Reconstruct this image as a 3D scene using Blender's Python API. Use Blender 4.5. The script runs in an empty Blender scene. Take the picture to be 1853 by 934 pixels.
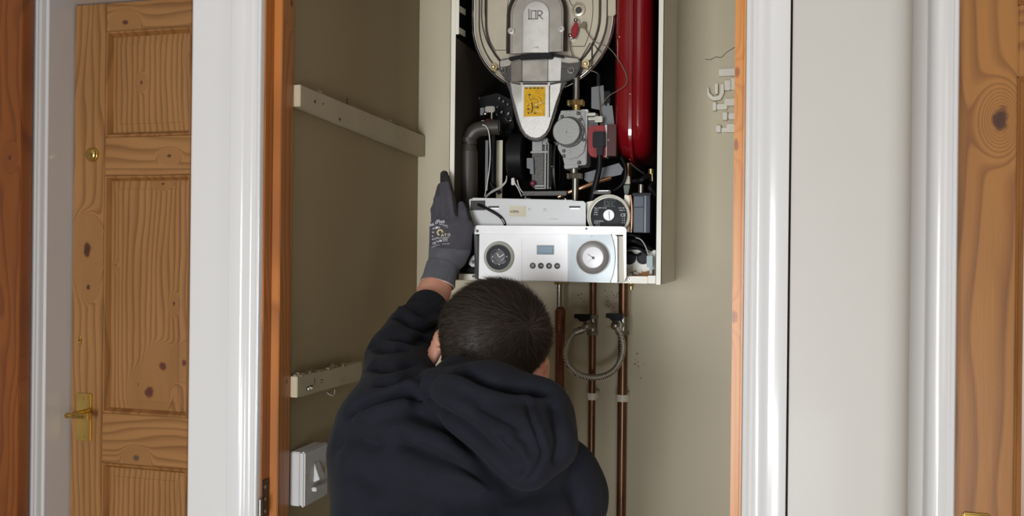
import bpy, bmesh, math, random
import numpy as np
from mathutils import Vector, Matrix, Quaternion
from mathutils.bvhtree import BVHTree
random.seed(7); rng = np.random.default_rng(7)
scn = bpy.context.scene
COL = scn.collection
R = math.radians

# ---------------------------------------------------------------- camera
W, H, F = 1853.0, 934.0, 1600.0
CAMZ = 1.36
YAW, ROLL = R(14.84), R(0.62)
cam_loc = Vector((0, 0, CAMZ))
fwd = Vector((-math.sin(YAW), math.cos(YAW), 0))
rh = Vector((math.cos(YAW), math.sin(YAW), 0))
zz = Vector((0, 0, 1))
CR = rh * math.cos(ROLL) + zz * math.sin(ROLL)
CU = zz * math.cos(ROLL) - rh * math.sin(ROLL)
cd = bpy.data.cameras.new('camera'); cam = bpy.data.objects.new('camera', cd); COL.objects.link(cam)
cd.sensor_fit = 'HORIZONTAL'; cd.sensor_width = 36; cd.lens = 36 * F / W; cd.clip_start = .02
cam.matrix_world = Matrix(((CR.x, CU.x, -fwd.x, 0), (CR.y, CU.y, -fwd.y, 0), (CR.z, CU.z, -fwd.z, CAMZ), (0, 0, 0, 1)))
scn.camera = cam

# ---------------------------------------------------------------- light and exposure
vs = scn.view_settings
vs.view_transform = 'Standard'; vs.look = 'None'; vs.gamma = 1; vs.use_curve_mapping = False; vs.exposure = 0.13
wd = bpy.data.worlds.new('world'); scn.world = wd; wd.use_nodes = True
wd.node_tree.nodes['Background'].inputs[0].default_value = (1.0, .88, .74, 1)
wd.node_tree.nodes['Background'].inputs[1].default_value = .10
def area(name, loc, target, sx, sy, power, color):
    l = bpy.data.lights.new(name, 'AREA'); l.shape = 'RECTANGLE'; l.size = sx; l.size_y = sy
    l.energy = power; l.color = color
    o = bpy.data.objects.new(name, l); COL.objects.link(o); o.location = loc
    o.rotation_euler = (Vector(target) - Vector(loc)).to_track_quat('-Z', 'Y').to_euler()
    return o
area('window_light', (-.58, -1.9, 1.02), (-.2, 1.6, .72), .8, 1.1, 66, (.94, .965, 1.0))
area('low_fill_light', (.2, -1.1, .5), (.0, 1.9, .95), .5, .5, 13, (.86, .93, 1.0))  # unseen fill, added to brighten the lower back wall
area('side_window_light', (2.1, -.6, 1.5), (.3, 1.5, 1.25), .5, 1.4, 4, (1.0, .93, .84))
scn.cycles.use_denoising = True
scn.cycles.max_bounces = 7

# ---------------------------------------------------------------- helpers
def P(u, v, Y=None, X=None):
    d = fwd * F + CR * (u - W / 2) - CU * (v - H / 2)
    t = (Y / d.y) if Y is not None else (X / d.x)
    return cam_loc + d * t
def depth(p): return (Vector(p) - cam_loc).dot(fwd)
def px(n, u, v, Y): return n * depth(P(u, v, Y)) / F
def sl(c): return c / 12.92 if c <= .04045 else ((c + .055) / 1.055) ** 2.4
def rgb(r, g, b): return (sl(r / 255), sl(g / 255), sl(b / 255), 1)

class NT:
    def __init__(s, name):
        s.m = bpy.data.materials.new(name); s.m.use_nodes = True; s.t = s.m.node_tree; s.b = s.t.nodes['Principled BSDF']
    def n(s, typ, **kw):
        x = s.t.nodes.new(typ)
        for k, v in kw.items(): setattr(x, k, v)
        return x
    def l(s, a, b): s.t.links.new(a, b)
    def math(s, op, a, b=None, clamp=False):
        x = s.n('ShaderNodeMath', operation=op); x.use_clamp = clamp
        for i, q in enumerate((a, b)):
            if q is None: continue
            if isinstance(q, (int, float)): x.inputs[i].default_value = q
            else: s.l(q, x.inputs[i])
        return x.outputs[0]
    def mixc(s, f, a, b):
        x = s.n('ShaderNodeMix', data_type='RGBA')
        for i, q in ((0, f), (6, a), (7, b)):
            if isinstance(q, (int, float, tuple)): x.inputs[i].default_value = q
            else: s.l(q, x.inputs[i])
        return x.outputs[2]
    def mixf(s, f, a, b):
        x = s.n('ShaderNodeMix', data_type='FLOAT')
        for i, q in ((0, f), (2, a), (3, b)):
            if isinstance(q, (int, float)): x.inputs[i].default_value = q
            else: s.l(q, x.inputs[i])
        return x.outputs[0]
    def ramp(s, f, stops):
        x = s.n('ShaderNodeValToRGB'); s.l(f, x.inputs[0]); e = x.color_ramp.elements
        while len(e) < len(stops): e.new(.5)
        for q, (p, c) in zip(e, stops): q.position = p; q.color = c if isinstance(c, tuple) else (c, c, c, 1)
        return x.outputs[0]
    def noise(s, vec, scale, detail=3, rough=.55, dist=0):
        x = s.n('ShaderNodeTexNoise'); x.inputs['Scale'].default_value = scale; x.inputs['Detail'].default_value = detail
        x.inputs['Roughness'].default_value = rough; x.inputs['Distortion'].default_value = dist
        s.l(vec, x.inputs['Vector']); return x.outputs[0]
    def comb(s, a, b, c):
        x = s.n('ShaderNodeCombineXYZ')
        for i, q in enumerate((a, b, c)):
            if isinstance(q, (int, float)): x.inputs[i].default_value = q
            else: s.l(q, x.inputs[i])
        return x.outputs[0]
    def bump(s, h, strength, dist=.002):
        x = s.n('ShaderNodeBump'); x.inputs['Strength'].default_value = strength; x.inputs['Distance'].default_value = dist
        s.l(h, x.inputs['Height']); s.l(x.outputs[0], s.b.inputs['Normal'])

def mat(name, c, rough=.5, metal=0, var=.08, vs_=14, bump=0, bs=200, coat=0, dirt=None, ds=6, spec=.5, rv=.06, stretch=None, dlo=.55, dhi=.72):
    t = NT(name); geo = t.n('ShaderNodeNewGeometry').outputs['Position']
    if stretch:
        mp = t.n('ShaderNodeMapping'); mp.inputs['Scale'].default_value = stretch; t.l(geo, mp.inputs[0]); geo2 = mp.outputs[0]
    else: geo2 = geo
    nz = t.noise(geo2, vs_, 4)
    c = tuple(c) if len(c) == 4 else tuple(c) + (1,)
    lo = tuple(x * (1 - var) for x in c[:3]) + (1,); hi = tuple(min(1, x * (1 + var)) for x in c[:3]) + (1,)
    col = t.ramp(nz, [(.3, lo), (.7, hi)])
    if dirt:
        dn = t.noise(geo, ds, 6, .7); f = t.ramp(dn, [(dlo, 0.0), (dhi, .8)])
        col = t.mixc(f, col, dirt)
    t.l(col, t.b.inputs['Base Color'])
    rr = t.ramp(nz, [(.3, max(0, rough - rv)), (.7, min(1, rough + rv))]); t.l(rr, t.b.inputs['Roughness'])
    t.b.inputs['Metallic'].default_value = metal; t.b.inputs['Specular IOR Level'].default_value = spec
    t.b.inputs['Coat Weight'].default_value = coat; t.b.inputs['Coat Roughness'].default_value = .12
    if bump: t.bump(t.noise(geo2, bs, 3), bump)
    return t.m

def wood(name, light, dark, knotc=rgb(70, 35, 22), axis='Z', across='X', freq=55, knots=(), rough=.38, seed=0., wav=.05, contrast=.55, flec=.2):
    t = NT(name); sp = t.n('ShaderNodeSeparateXYZ'); t.l(t.n('ShaderNodeNewGeometry').outputs['Position'], sp.inputs[0])
    A = sp.outputs[across]; L = sp.outputs[axis]
    O = sp.outputs[[q for q in 'XYZ' if q not in (axis, across)][0]]
    n1 = t.noise(t.comb(t.math('MULTIPLY', A, 5), t.math('MULTIPLY', L, 1.1), t.math('ADD', O, seed)), 1.6, 2, .5)
    ring = t.math('MULTIPLY', t.math('ADD', A, t.math('MULTIPLY', t.math('SUBTRACT', n1, .5), wav * 4)), freq)
    core = None
    for (a, l, ra, rl) in knots:
        dx = t.math('MULTIPLY', t.math('SUBTRACT', A, a), 1 / ra); dl = t.math('MULTIPLY', t.math('SUBTRACT', L, l), 1 / rl)
        d = t.math('SQRT', t.math('ADD', t.math('MULTIPLY', dx, dx), t.math('MULTIPLY', dl, dl)))
        dw = t.math('MULTIPLY', d, .6)
        w = t.math('POWER', 2.718, t.math('MULTIPLY', t.math('MULTIPLY', dw, dw), -1.0))
        ring = t.mixf(w, ring, t.math('MULTIPLY', d, .95))
        wob = t.noise(t.comb(A, O, L), 60, 2)
        c = t.ramp(t.math('ADD', d, t.math('MULTIPLY', t.math('SUBTRACT', wob, .5), .8)), [(.0, 1.), (.5, .9), (.78, 0.)])
        core = c if core is None else t.math('MAXIMUM', core, c)
    s = t.math('FRACT', ring)
    line = t.ramp(s, [(0, .0), (.4, .06), (.86, 1.0), (1.0, .0)])
    fib = t.noise(t.comb(t.math('MULTIPLY', A, 420), t.math('MULTIPLY', L, 9), t.math('MULTIPLY', O, 420)), 1, 3)
    tone = t.noise(t.comb(t.math('MULTIPLY', A, 16), t.math('MULTIPLY', L, 2.5), t.math('ADD', O, seed + 3)), 1, 3)
    f = t.math('ADD', t.math('MULTIPLY', line, contrast), t.math('ADD', t.math('MULTIPLY', t.math('SUBTRACT', fib, .5), flec), t.math('MULTIPLY', t.math('SUBTRACT', tone, .4), .7)), True)
    col = t.mixc(f, light, dark)
    if core is not None: col = t.mixc(core, col, knotc)
    t.l(col, t.b.inputs['Base Color']); t.b.inputs['Roughness'].default_value = rough
    t.b.inputs['Coat Weight'].default_value = .25; t.b.inputs['Coat Roughness'].default_value = .3
    t.bump(fib, .12, .001)
    return t.m

def wpos(p):
    v = Vector((0, 0, 0))
    while p is not None: v += p.location; p = p.parent
    return v
def empty(name, loc, label=None, cat=None, group=None):
    o = bpy.data.objects.new(name, None); COL.objects.link(o); o.location = loc; o.empty_display_size = .05
    return tag(o, label, cat, group)
def tag(o, label=None, cat=None, group=None, kind=None):
    for k, v in (('label', label), ('category', cat), ('group', group), ('kind', kind)):
        if v: o[k] = v
    return o

class MB:
    def __init__(s): s.v = []; s.f = []
    def add(s, vs_, fs):
        k = len(s.v); s.v += [tuple(v) for v in vs_]; s.f += [tuple(i + k for i in f) for f in fs]; return s
    def box(s, a, b):
        x0, x1 = sorted((a[0], b[0])); y0, y1 = sorted((a[1], b[1])); z0, z1 = sorted((a[2], b[2]))
        return s.add([(x0, y0, z0), (x1, y0, z0), (x1, y1, z0), (x0, y1, z0), (x0, y0, z1), (x1, y0, z1), (x1, y1, z1), (x0, y1, z1)],
                     [(0, 3, 2, 1), (4, 5, 6, 7), (0, 1, 5, 4), (1, 2, 6, 5), (2, 3, 7, 6), (3, 0, 4, 7)])
    def obox(s, c, ax, half):
        c = Vector(c); a, b, d = [Vector(q).normalized() * h for q, h in zip(ax, half)]
        vs_ = [c + a * i + b * j + d * k for k in (-1, 1) for i, j in ((-1, -1), (1, -1), (1, 1), (-1, 1))]
        return s.add(vs_, [(0, 3, 2, 1), (4, 5, 6, 7), (0, 1, 5, 4), (1, 2, 6, 5), (2, 3, 7, 6), (3, 0, 4, 7)])
    def rect(s, u0, v0, u1, v1, Y0, Y1):
        um, vm = (u0 + u1) / 2, (v0 + v1) / 2
        return s.box((P(u0, vm, Y0).x, Y0, P(um, v1, Y0).z), (P(u1, vm, Y0).x, Y1, P(um, v0, Y0).z))
    def prism(s, pts, vec):
        n = len(pts); vec = Vector(vec); a = [Vector(p) for p in pts]
        return s.add(a + [p + vec for p in a], [tuple(range(n)), tuple(range(2 * n - 1, n - 1, -1))] + [(i, (i + 1) % n, n + (i + 1) % n, n + i) for i in range(n)])
    def pxprism(s, pts, Y0, Y1): return s.prism([P(u, v, Y0) for u, v in pts], (0, Y1 - Y0, 0))
    def loft(s, rings, closed=True, cap=True):
        n = len(rings[0]); vs_ = [p for r in rings for p in r]; fs = []
        for k in range(len(rings) - 1):
            for i in range(n if closed else n - 1):
                j = (i + 1) % n; fs.append((k * n + i, k * n + j, (k + 1) * n + j, (k + 1) * n + i))
        if cap and closed: fs += [tuple(range(n)), tuple(range((len(rings)) * n - 1, (len(rings) - 1) * n - 1, -1))]
        return s.add(vs_, fs)
    def lathe(s, c, axis, prof, n=32):
        c = Vector(c); ax = Vector(axis).normalized(); t = Vector((0, 0, 1)) if abs(ax.z) < .9 else Vector((1, 0, 0))
        e1 = ax.cross(t).normalized(); e2 = ax.cross(e1)
        rings = [[c + ax * h + (e1 * math.cos(a) + e2 * math.sin(a)) * max(r, 1e-5) for a in [2 * math.pi * i / n for i in range(n)]] for r, h in prof]
        return s.loft(rings)
    def cyl(s, a, b, r0, r1=None, n=20):
        a = Vector(a); b = Vector(b); return s.lathe(a, b - a, [(r0, 0), (r1 if r1 is not None else r0, (b - a).length)], n)
    def disc(s, u, v, Y, rpx, dy0, dy1, n=32):      # round plate facing the viewer side (-Y)
        c = P(u, v, Y); r = px(rpx, u, v, Y); return s.lathe(c, (0, 1, 0), [(r * .94, dy0), (r, dy0 + min(.001, r * .06)), (r, dy1)], n)
    def sphere(s, c, r, n=14, sc=(1, 1, 1)):
        rings = []
        for i in range(1, n):
            a = math.pi * i / n
            rings.append([(c[0] + r * sc[0] * math.sin(a) * math.cos(b), c[1] + r * sc[1] * math.sin(a) * math.sin(b), c[2] + r * sc[2] * math.cos(a)) for b in [2 * math.pi * j / (2 * n) for j in range(2 * n)]])
        return s.loft(rings)
    def hexnut(s, c, axis, r, h): return s.lathe(c, axis, [(r * .93, 0), (r, h * .12), (r, h * .88), (r * .93, h)], 6)
    def tube(s, pts, r, n=10, sm=6, closed=False):
        pts = [Vector(p) for p in pts]
        if sm > 1: pts = catmull(pts, sm, closed)
        rs = r if callable(r) else (lambda t: r)
        m = len(pts); T = [((pts[(i + 1) % m] if closed else pts[min(i + 1, m - 1)]) - (pts[i - 1] if closed else pts[max(i - 1, 0)])).normalized() for i in range(m)]
        e = T[0].orthogonal().normalized(); rings = []
        for i, p in enumerate(pts):
            e = (e - T[i] * e.dot(T[i])).normalized(); b = T[i].cross(e); rr = rs(i / (m - 1))
            rings.append([p + (e * math.cos(a) + b * math.sin(a)) * rr for a in [2 * math.pi * k / n for k in range(n)]])
        if closed:
            rings.append(rings[0]); return s.loft(rings, cap=False)
        return s.loft(rings)
    def build(s, name, m, parent=None, bevel=0, smooth=True, seg=2, angle=35, loc=None):
        me = bpy.data.meshes.new(name); off = wpos(parent) if parent is not None else Vector(loc or (0, 0, 0))
        me.from_pydata([(v[0] - off.x, v[1] - off.y, v[2] - off.z) for v in s.v], [], s.f)
        bm = bmesh.new(); bm.from_mesh(me); bmesh.ops.recalc_face_normals(bm, faces=bm.faces)
        if bevel:
            ed = [e for e in bm.edges if len(e.link_faces) == 2 and e.calc_face_angle(0) > R(angle)]
            try: bmesh.ops.bevel(bm, geom=ed, offset=bevel, segments=seg, affect='EDGES', clamp_overlap=True)
            except Exception: pass
        bm.to_mesh(me); bm.free()
        if smooth:
            for p in me.polygons: p.use_smooth = True
            try: me.set_sharp_from_angle(angle=R(40))
            except Exception: pass
        o = bpy.data.objects.new(name, me); COL.objects.link(o); me.materials.append(m)
        if parent is not None: o.parent = parent
        else: o.location = off
        return o

def catmull(p, k, closed=False):
    out = []; n = len(p)
    for i in range(n if closed else n - 1):
        if closed: a, b, c, d = p[i - 1], p[i], p[(i + 1) % n], p[(i + 2) % n]
        else: a, b, c, d = p[max(i - 1, 0)], p[i], p[i + 1], p[min(i + 2, n - 1)]
        for j in range(k):
            t = j / k; out.append(.5 * ((2 * b) + (c - a) * t + (2 * a - 5 * b + 4 * c - d) * t * t + (3 * b - a - 3 * c + d) * t ** 3))
    if not closed: out.append(p[-1])
    return out

def text_data(txt, size, extrude=0, res=2, align='CENTER', bold=0):
    cu = bpy.data.curves.new('t', 'FONT'); cu.body = txt; cu.size = size; cu.extrude = extrude; cu.align_x = align; cu.align_y = 'CENTER'; cu.resolution_u = res
    cu.offset = bold
    o = bpy.data.objects.new('t', cu); COL.objects.link(o)
    me = bpy.data.meshes.new_from_object(o.evaluated_get(bpy.context.evaluated_depsgraph_get()))
    v = [tuple(x.co) for x in me.vertices]; f = [tuple(p.vertices) for p in me.polygons]
    bpy.data.objects.remove(o); bpy.data.curves.remove(cu); bpy.data.meshes.remove(me)
    return v, f
def add_text(mb, txt, u, v, Y, hpx, extrude=.0003, rot=0, align='CENTER', sx=1, bold=0):   # lettering standing on a surface at depth Y, facing -Y
    sz = px(hpx, u, v, Y) * 1.4; vv, ff = text_data(txt, sz, extrude, align=align, bold=bold); c = P(u, v, Y); cs, sn = math.cos(rot), math.sin(rot)
    mb.add([(c.x + (x * sx * cs - y * sn), c.y - z, c.z + (x * sx * sn + y * cs)) for x, y, z in vv], ff); return mb

# ---------------------------------------------------------------- materials
M = {}
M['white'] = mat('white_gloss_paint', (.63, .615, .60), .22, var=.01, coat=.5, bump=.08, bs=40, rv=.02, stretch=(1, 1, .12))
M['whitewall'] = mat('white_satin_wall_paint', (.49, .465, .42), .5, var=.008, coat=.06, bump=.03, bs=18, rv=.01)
M['shaded_wall'] = mat('shade_darkened_plaster', (.30, .23, .125), .62, var=.05, vs_=3, bump=.25, bs=30, dirt=(.25, .18, .09, 1), ds=2.2, dlo=.55, dhi=.9)  # back wall's plaster darkened: the side wall's shade is put into its colour
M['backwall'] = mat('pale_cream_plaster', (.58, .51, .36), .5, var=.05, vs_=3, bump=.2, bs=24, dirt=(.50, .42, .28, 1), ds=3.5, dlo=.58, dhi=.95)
M['batten'] = mat('cream_painted_batten', (.43, .36, .245), .55, spec=.25, var=.06, bump=.3, bs=60, dirt=(.25, .16, .09, 1), ds=40, dlo=.66, dhi=.74)
M['cream'] = mat('cream_enamel_steel', (.74, .71, .60), .35, var=.03, dirt=(.55, .42, .26, 1), ds=30, dlo=.68, dhi=.85)
M['inner'] = mat('grey_brown_liner', (.085, .072, .055), .6, var=.1, spec=.2)
M['black'] = mat('black_plastic', (.008, .008, .009), .42, var=.3, spec=.16)
M['matblack'] = mat('matt_black_steel', (.006, .0055, .005), .8, var=.3, spec=.1)
M['alloy'] = mat('cast_aluminium', (.36, .335, .29), .34, metal=.65, var=.1, vs_=30, bump=.06, bs=300)
M['alloylite'] = mat('pale_cast_aluminium', (.60, .58, .54), .42, metal=.35, var=.06, vs_=60, bump=.1, bs=260, dirt=(.5, .47, .42, 1), ds=60, dlo=.62, dhi=.8)
M['darkalloy'] = mat('dark_cast_aluminium', (.06, .056, .052), .42, metal=.6, var=.2, bump=.2)
M['chrome'] = mat('polished_steel', (.75, .73, .70), .14, metal=1, var=.05)
M['steel'] = mat('dull_steel', (.34, .32, .28), .28, metal=.95, var=.1)
M['plate'] = mat('cream_burner_plate', (.50, .44, .335), .34, metal=.3, var=.06, vs_=18, dirt=(.5, .42, .3, 1), ds=14, dlo=.6, dhi=.85)
M['groove'] = mat('dark_groove', (.05, .04, .035), .7)
M['zinc'] = mat('zinc_grey_casting', (.25, .25, .235), .45, metal=.3, var=.06, bump=.15, bs=400)
M['sheet'] = mat('grey_galvanised_sheet', (.50, .50, .495), .45, metal=.15, var=.05, dirt=(.42, .40, .37, 1), ds=30, dlo=.62, dhi=.85)
M['greysheet'] = mat('blue_grey_steel_sheet', (.15, .155, .16), .5, metal=.2, spec=.3, var=.06)
M['panel'] = mat('glossy_white_fascia', (.93, .93, .93), .3, var=.01, coat=.3)
M['silver'] = mat('silver_fascia', (.50, .55, .575), .38, metal=.1, var=.02)
M['gaugering'] = mat('brushed_gauge_cone', (.21, .195, .18), .38, metal=.25, var=.04)
M['dialring'] = mat('khaki_dial_ring', (.36, .36, .30), .45, var=.05)
M['dial'] = mat('charcoal_dial', (.026, .028, .032), .5, var=.2, spec=.2)
M['lcd'] = mat('pale_blue_lcd', (.26, .38, .48), .4, var=.06, spec=.3)
M['dialwhite'] = mat('white_gauge_face', (.80, .78, .80), .3, var=.02)
M['print_white'] = mat('white_print', (.75, .75, .75), .6)
M['grey_button'] = mat('grey_button', (.10, .10, .105), .4)
M['red'] = mat('red_enamel', (.20, .0045, .008), .16, var=.05, coat=.8)
M['maroon'] = mat('maroon_plastic', (.07, .014, .012), .4, var=.1, spec=.25)
M['redpl'] = mat('red_plastic', (.27, .010, .013), .45, var=.1, spec=.3)
M['brass'] = mat('brass', (.62, .46, .20), .28, metal=.9, var=.1)
M['brassold'] = mat('polished_brass', (.66, .44, .13), .2, metal=1, var=.1)
M['copper'] = mat('tarnished_copper', (.17, .085, .050), .30, metal=.8, var=.3, vs_=40, stretch=(1, 1, .25))
M['copperred'] = mat('reddish_copper', (.24, .095, .065), .27, metal=.85, var=.25, vs_=30, stretch=(1, 1, .25))
M['copperbright'] = mat('bright_copper', (.80, .42, .26), .22, metal=.9, var=.1)
M['clip'] = mat('cream_plastic_clip', (.78, .74, .63), .45, var=.05, dirt=(.4, .32, .2, 1), ds=60, dlo=.66, dhi=.8)
M['greypipe'] = mat('grey_brown_waste_pipe', (.045, .038, .031), .42, var=.08)
M['yellow'] = mat('amber_label', (.60, .33, .004), .45, var=.25, spec=.2, vs_=60)
M['tape'] = mat('beige_sticker', (.58, .53, .40), .6)
M['ink'] = mat('black_ink', (.03, .025, .02), .6)
M['wiregrey'] = mat('grey_wire', (.42, .41, .38), .45)
M['wireolive'] = mat('olive_wire', (.17, .13, .08), .45)
M['wirewhite'] = mat('white_wire', (.62, .58, .52), .45)
M['blugrey'] = mat('slate_blue_plastic', (.05, .055, .075), .5, spec=.2, var=.05)
M['green'] = mat('green_plastic', (.03, .06, .03), .4)
M['bluewhite'] = mat('pale_blue_plastic', (.33, .41, .42), .45)
M['maroonball'] = mat('dark_pink_cap', (.16, .03, .05), .25)
M['switchwhite'] = mat('white_switch_plastic', (.50, .49, .475), .5, var=.02, spec=.2)
M['floor'] = mat('beige_floor', (.42, .36, .29), .8, var=.2, vs_=120, bump=.3)
M['ceil'] = mat('white_ceiling', (.75, .74, .72), .8)
M['rust'] = mat('rust_stain', (.45, .22, .09), .8, var=.3, vs_=80)
def braid():
    t = NT('braided_steel'); tc = t.n('ShaderNodeTexCoord').outputs['Object']
    w1 = t.n('ShaderNodeTexWave'); w1.bands_direction = 'DIAGONAL'; w1.inputs['Scale'].default_value = 110; w1.inputs['Distortion'].default_value = 1; t.l(tc, w1.inputs[0])
    c = t.ramp(w1.outputs[1], [(.2, (.14, .12, .10, 1)), (.8, (.70, .66, .60, 1))])
    t.l(c, t.b.inputs['Base Color']); t.b.inputs['Metallic'].default_value = .85; t.b.inputs['Roughness'].default_value = .3; t.bump(w1.outputs[1], .5, .001)
    return t.m
M['braid'] = braid()
# ================================================================ THE SETTING
CEIL = 2.4
def structure(o): o['kind'] = 'structure'; return o
YB = 1.97                     # cupboard back wall
XL, XR = -.755, .03           # cupboard side walls (inner faces)
structure(MB().box((-3.4, -3.2, -.05), (2.6, 2.15, 0)).build('floor', M['floor']))
structure(MB().box((-3.4, -3.2, CEIL), (2.6, 2.15, CEIL + .05)).build('ceiling', M['ceil']))
structure(MB().box((XL - .03, YB, 0), (XR + .03, YB + .1, CEIL)).build('wall_back', M['backwall']))
structure(MB().box((XL - .03, 1.362, 0), (XL, YB, CEIL)).build('wall_left', M['shaded_wall']))
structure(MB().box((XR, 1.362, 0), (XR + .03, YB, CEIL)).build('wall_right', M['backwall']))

YW, YA = 1.305, 1.287
def rounded_corner(x0, x1, y0, y1, r, side):
    pts = []
    if side > 0:
        pts = [(x0, y1), (x0, y0)] + [(x1 - r + r * math.sin(a), y0 + r - r * math.cos(a)) for a in [math.pi / 2 * i / 10 for i in range(11)]] + [(x1, y1)]
    else:
        pts = [(x1, y1), (x1, y0)] + [(x0 + r - r * math.sin(a), y0 + r - r * math.cos(a)) for a in [math.pi / 2 * i / 10 for i in range(11)]] + [(x0, y1)]
    return pts
xl_out = P(350, 467, 1.32).x
structure(MB().prism([(x, y, 0) for x, y in rounded_corner(xl_out, -.785, YW, 1.96, .008, -1)], (0, 0, CEIL)).build('wall_front_left', M['white']))
xr_out = P(1637, 467, 1.31).x + .012
structure(MB().prism([(x, y, 0) for x, y in rounded_corner(.06, xr_out, YW, 1.96, .038, 1)], (0, 0, CEIL)).build('wall_front_right', M['whitewall']))
structure(MB().box((-.785, YW, 2.06), (.06, 1.362, CEIL)).build('wall_front_top', M['whitewall']))

# wall plane holding the two outer doors
YD = 1.868
xd0 = P(133, 240, 1.95).x                # latch edge of the left door
DTOP = P(230, 3, 1.95).z
structure(MB().box((-3.4, YD, 0), (xd0 - .012, YD + .1, CEIL)).box((xd0 - .012, YD, DTOP + .012), (xl_out, YD + .1, CEIL)).build('wall_rear_left', M['whitewall']))
YR = 1.42
xr1 = P(1733, 467, YR - .02).x
structure(MB().box((xr_out - .005, YR, 0), (xr1 + .002, YR + .12, CEIL)).box((xr1, YR, 2.1), (2.6, YR + .12, CEIL)).build('wall_rear_right', M['whitewall']))
structure(MB().box((-3.4, -3.25, 0), (-3.3, 1.868, CEIL)).build('wall_hall_left', M['whitewall']))
structure(MB().box((2.5, -3.25, 0), (2.6, 1.42, CEIL)).build('wall_hall_right', M['whitewall']))

# architraves: swept moulded profiles
def architrave(name, x_in, x_out, yb, th, z0=0, z1=2.10, m=None, prof=None):
    prof = prof or [(0, 0), (0, .55), (.03, .8), (.08, .86), (.13, .80), (.18, .62), (.22, .60), (.27, .72), (.36, .80), (.42, .74), (.46, .80), (.52, .93), (.60, 1), (.94, 1), (1, .93), (1, 0)]
    pts = [(x_in + (x_out - x_in) * a, yb - th * b, z0) for a, b in prof]
    return structure(MB().prism(pts, (0, 0, z1 - z0)).build(name, m or M['white'], smooth=True, bevel=.0006, angle=25))
xa_l0 = P(413, 467, YA).x
architrave('trim_1', -.768, xa_l0, YW, .020)
architrave('trim_2', -.004, P(1426, 467, YA).x, YW, .020)
xr0 = P(1679, 467, YR - .02).x
architrave('trim_3', xr1, xr0, YR, .026, prof=[(0, 0), (0, .75), (.08, .9), (.2, .92), (.22, .78), (.3, .82), (.5, 1.), (.7, .98), (.86, .84), (.96, .6), (1, .35), (1, 0)])
xl0 = P(37, 467, 1.845).x
architrave('trim_4', xd0 + .002 - .012, xl0 - .03, YD, .022)
structure(MB().box((xl0 - .03, YD - .022, DTOP + .01), (xl_out, YD, DTOP + .07)).build('trim_5', M['white'], bevel=.003))
# painted lining and stop of the left door
structure(MB().box((xd0 - .012, YD - .004, 0), (xd0 - .0015, 2.01, DTOP + .012)).box((xd0 - .012, 1.992, 0), (xd0 + .012, 2.01, DTOP)).box((xd0 - .012, YD - .004, DTOP + .002), (xl_out, 2.0, DTOP + .012)).build('trim_6', M['white'], bevel=.001))

# pine lining and stop of the cupboard opening
def kn(u, v, ru, rv, Y=None, X=None, ax='X'):
    p = P(u, v, Y=Y, X=X); s = depth(p) / F
    return ((p.x if ax == 'X' else p.y), p.z, ru * s, rv * s)
M['lining'] = wood('orange_pine_lining', rgb(176, 108, 48), rgb(118, 66, 26), knotc=rgb(72, 34, 16), across='Y', freq=70, seed=2., knots=[(1.352, P(520, 5, Y=1.35).z, .006, .012), (1.35, P(515, 690, Y=1.35).z, .004, .007)], wav=.02)
M['lining2'] = wood('light_pine_lining', rgb(202, 134, 58), rgb(176, 106, 42), knotc=rgb(150, 84, 34), across='X', freq=90, seed=5., wav=.01, knots=[(-.016, P(1331, 130, Y=1.32).z, .006, .012), (-.016, P(1331, 262, Y=1.32).z, .005, .012), (-.016, P(1330, 572, Y=1.32).z, .009, .014)])
xs1 = P(527, 467, 1.36).x
lin = structure(MB().box((-.785, 1.2975, 0), (-.765, 1.362, 2.06)).box((-.765, 1.322, 0), (xs1, 1.362, 2.045)).build('trim_7', M['lining'], bevel=.0012))
xs2 = P(1326, 467, 1.32).x
structure(MB().box((-.006, 1.2975, 0), (.03, 1.362, 2.06)).box((xs2, 1.322, 0), (-.006, 1.362, 2.045)).build('trim_8', M['lining2'], bevel=.0012))
structure(MB().box((-.765, 1.2975, 2.045), (-.006, 1.362, 2.06)).build('trim_9', M['lining2'], bevel=.001))
# steel hinge leaf left on the lining
hz = P(475, 905, 1.30).z
hg = MB().box((-.7652, 1.2985, hz - .032), (-.7635, 1.318, hz + .032)).build('hinge', M['darkalloy'], lin, bevel=.0004)
hm = MB(); hm.cyl((-.762, 1.290, hz - .022), (-.762, 1.290, hz + .004), .0036)
for dz in (-.02, 0, .02): hm.cyl((-.7634, 1.306, hz + dz), (-.7625, 1.306, hz + dz), .003)
hm.build('hinge_knuckle', M['steel'], hg)

# ---- left pine door
YL = 1.95
light, dk = rgb(168, 120, 70), rgb(110, 68, 32)
def wv(name, kn_, seed, ax='Z', ac='X', fr=55, li=light, d=dk, **kw): return wood(name, li, d, axis=ax, across=ac, freq=fr, knots=kn_, seed=seed, **kw)
door = structure(empty('door_1', (xd0 + .38, YL, 0)))
def zv(v, u=260): return P(u, v, YL).z
def xu(u, v=467): return P(u, v, YL).x
xst = xu(188); xmid = xst + .255; xend = xd0 + .76
m_st = wv('pine_stile', [kn(226, 40, 9, 11, YL), kn(158, 452, 11, 21, YL), kn(160, 520, 6, 8, YL)], 1., fr=42, wav=.03)
MB().box((xd0, YL, .01), (xst, YL + .038, DTOP)).build('stile', m_st, door, bevel=.002)
MB().box((xmid, YL, .01), (xmid + .09, YL + .038, DTOP)).build('muntin', wv('pine_muntin', [], 9., fr=50), door, bevel=.002)
MB().box((xend - .095, YL, .01), (xend, YL + .038, DTOP)).build('stile', m_st, door, bevel=.002)
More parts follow.
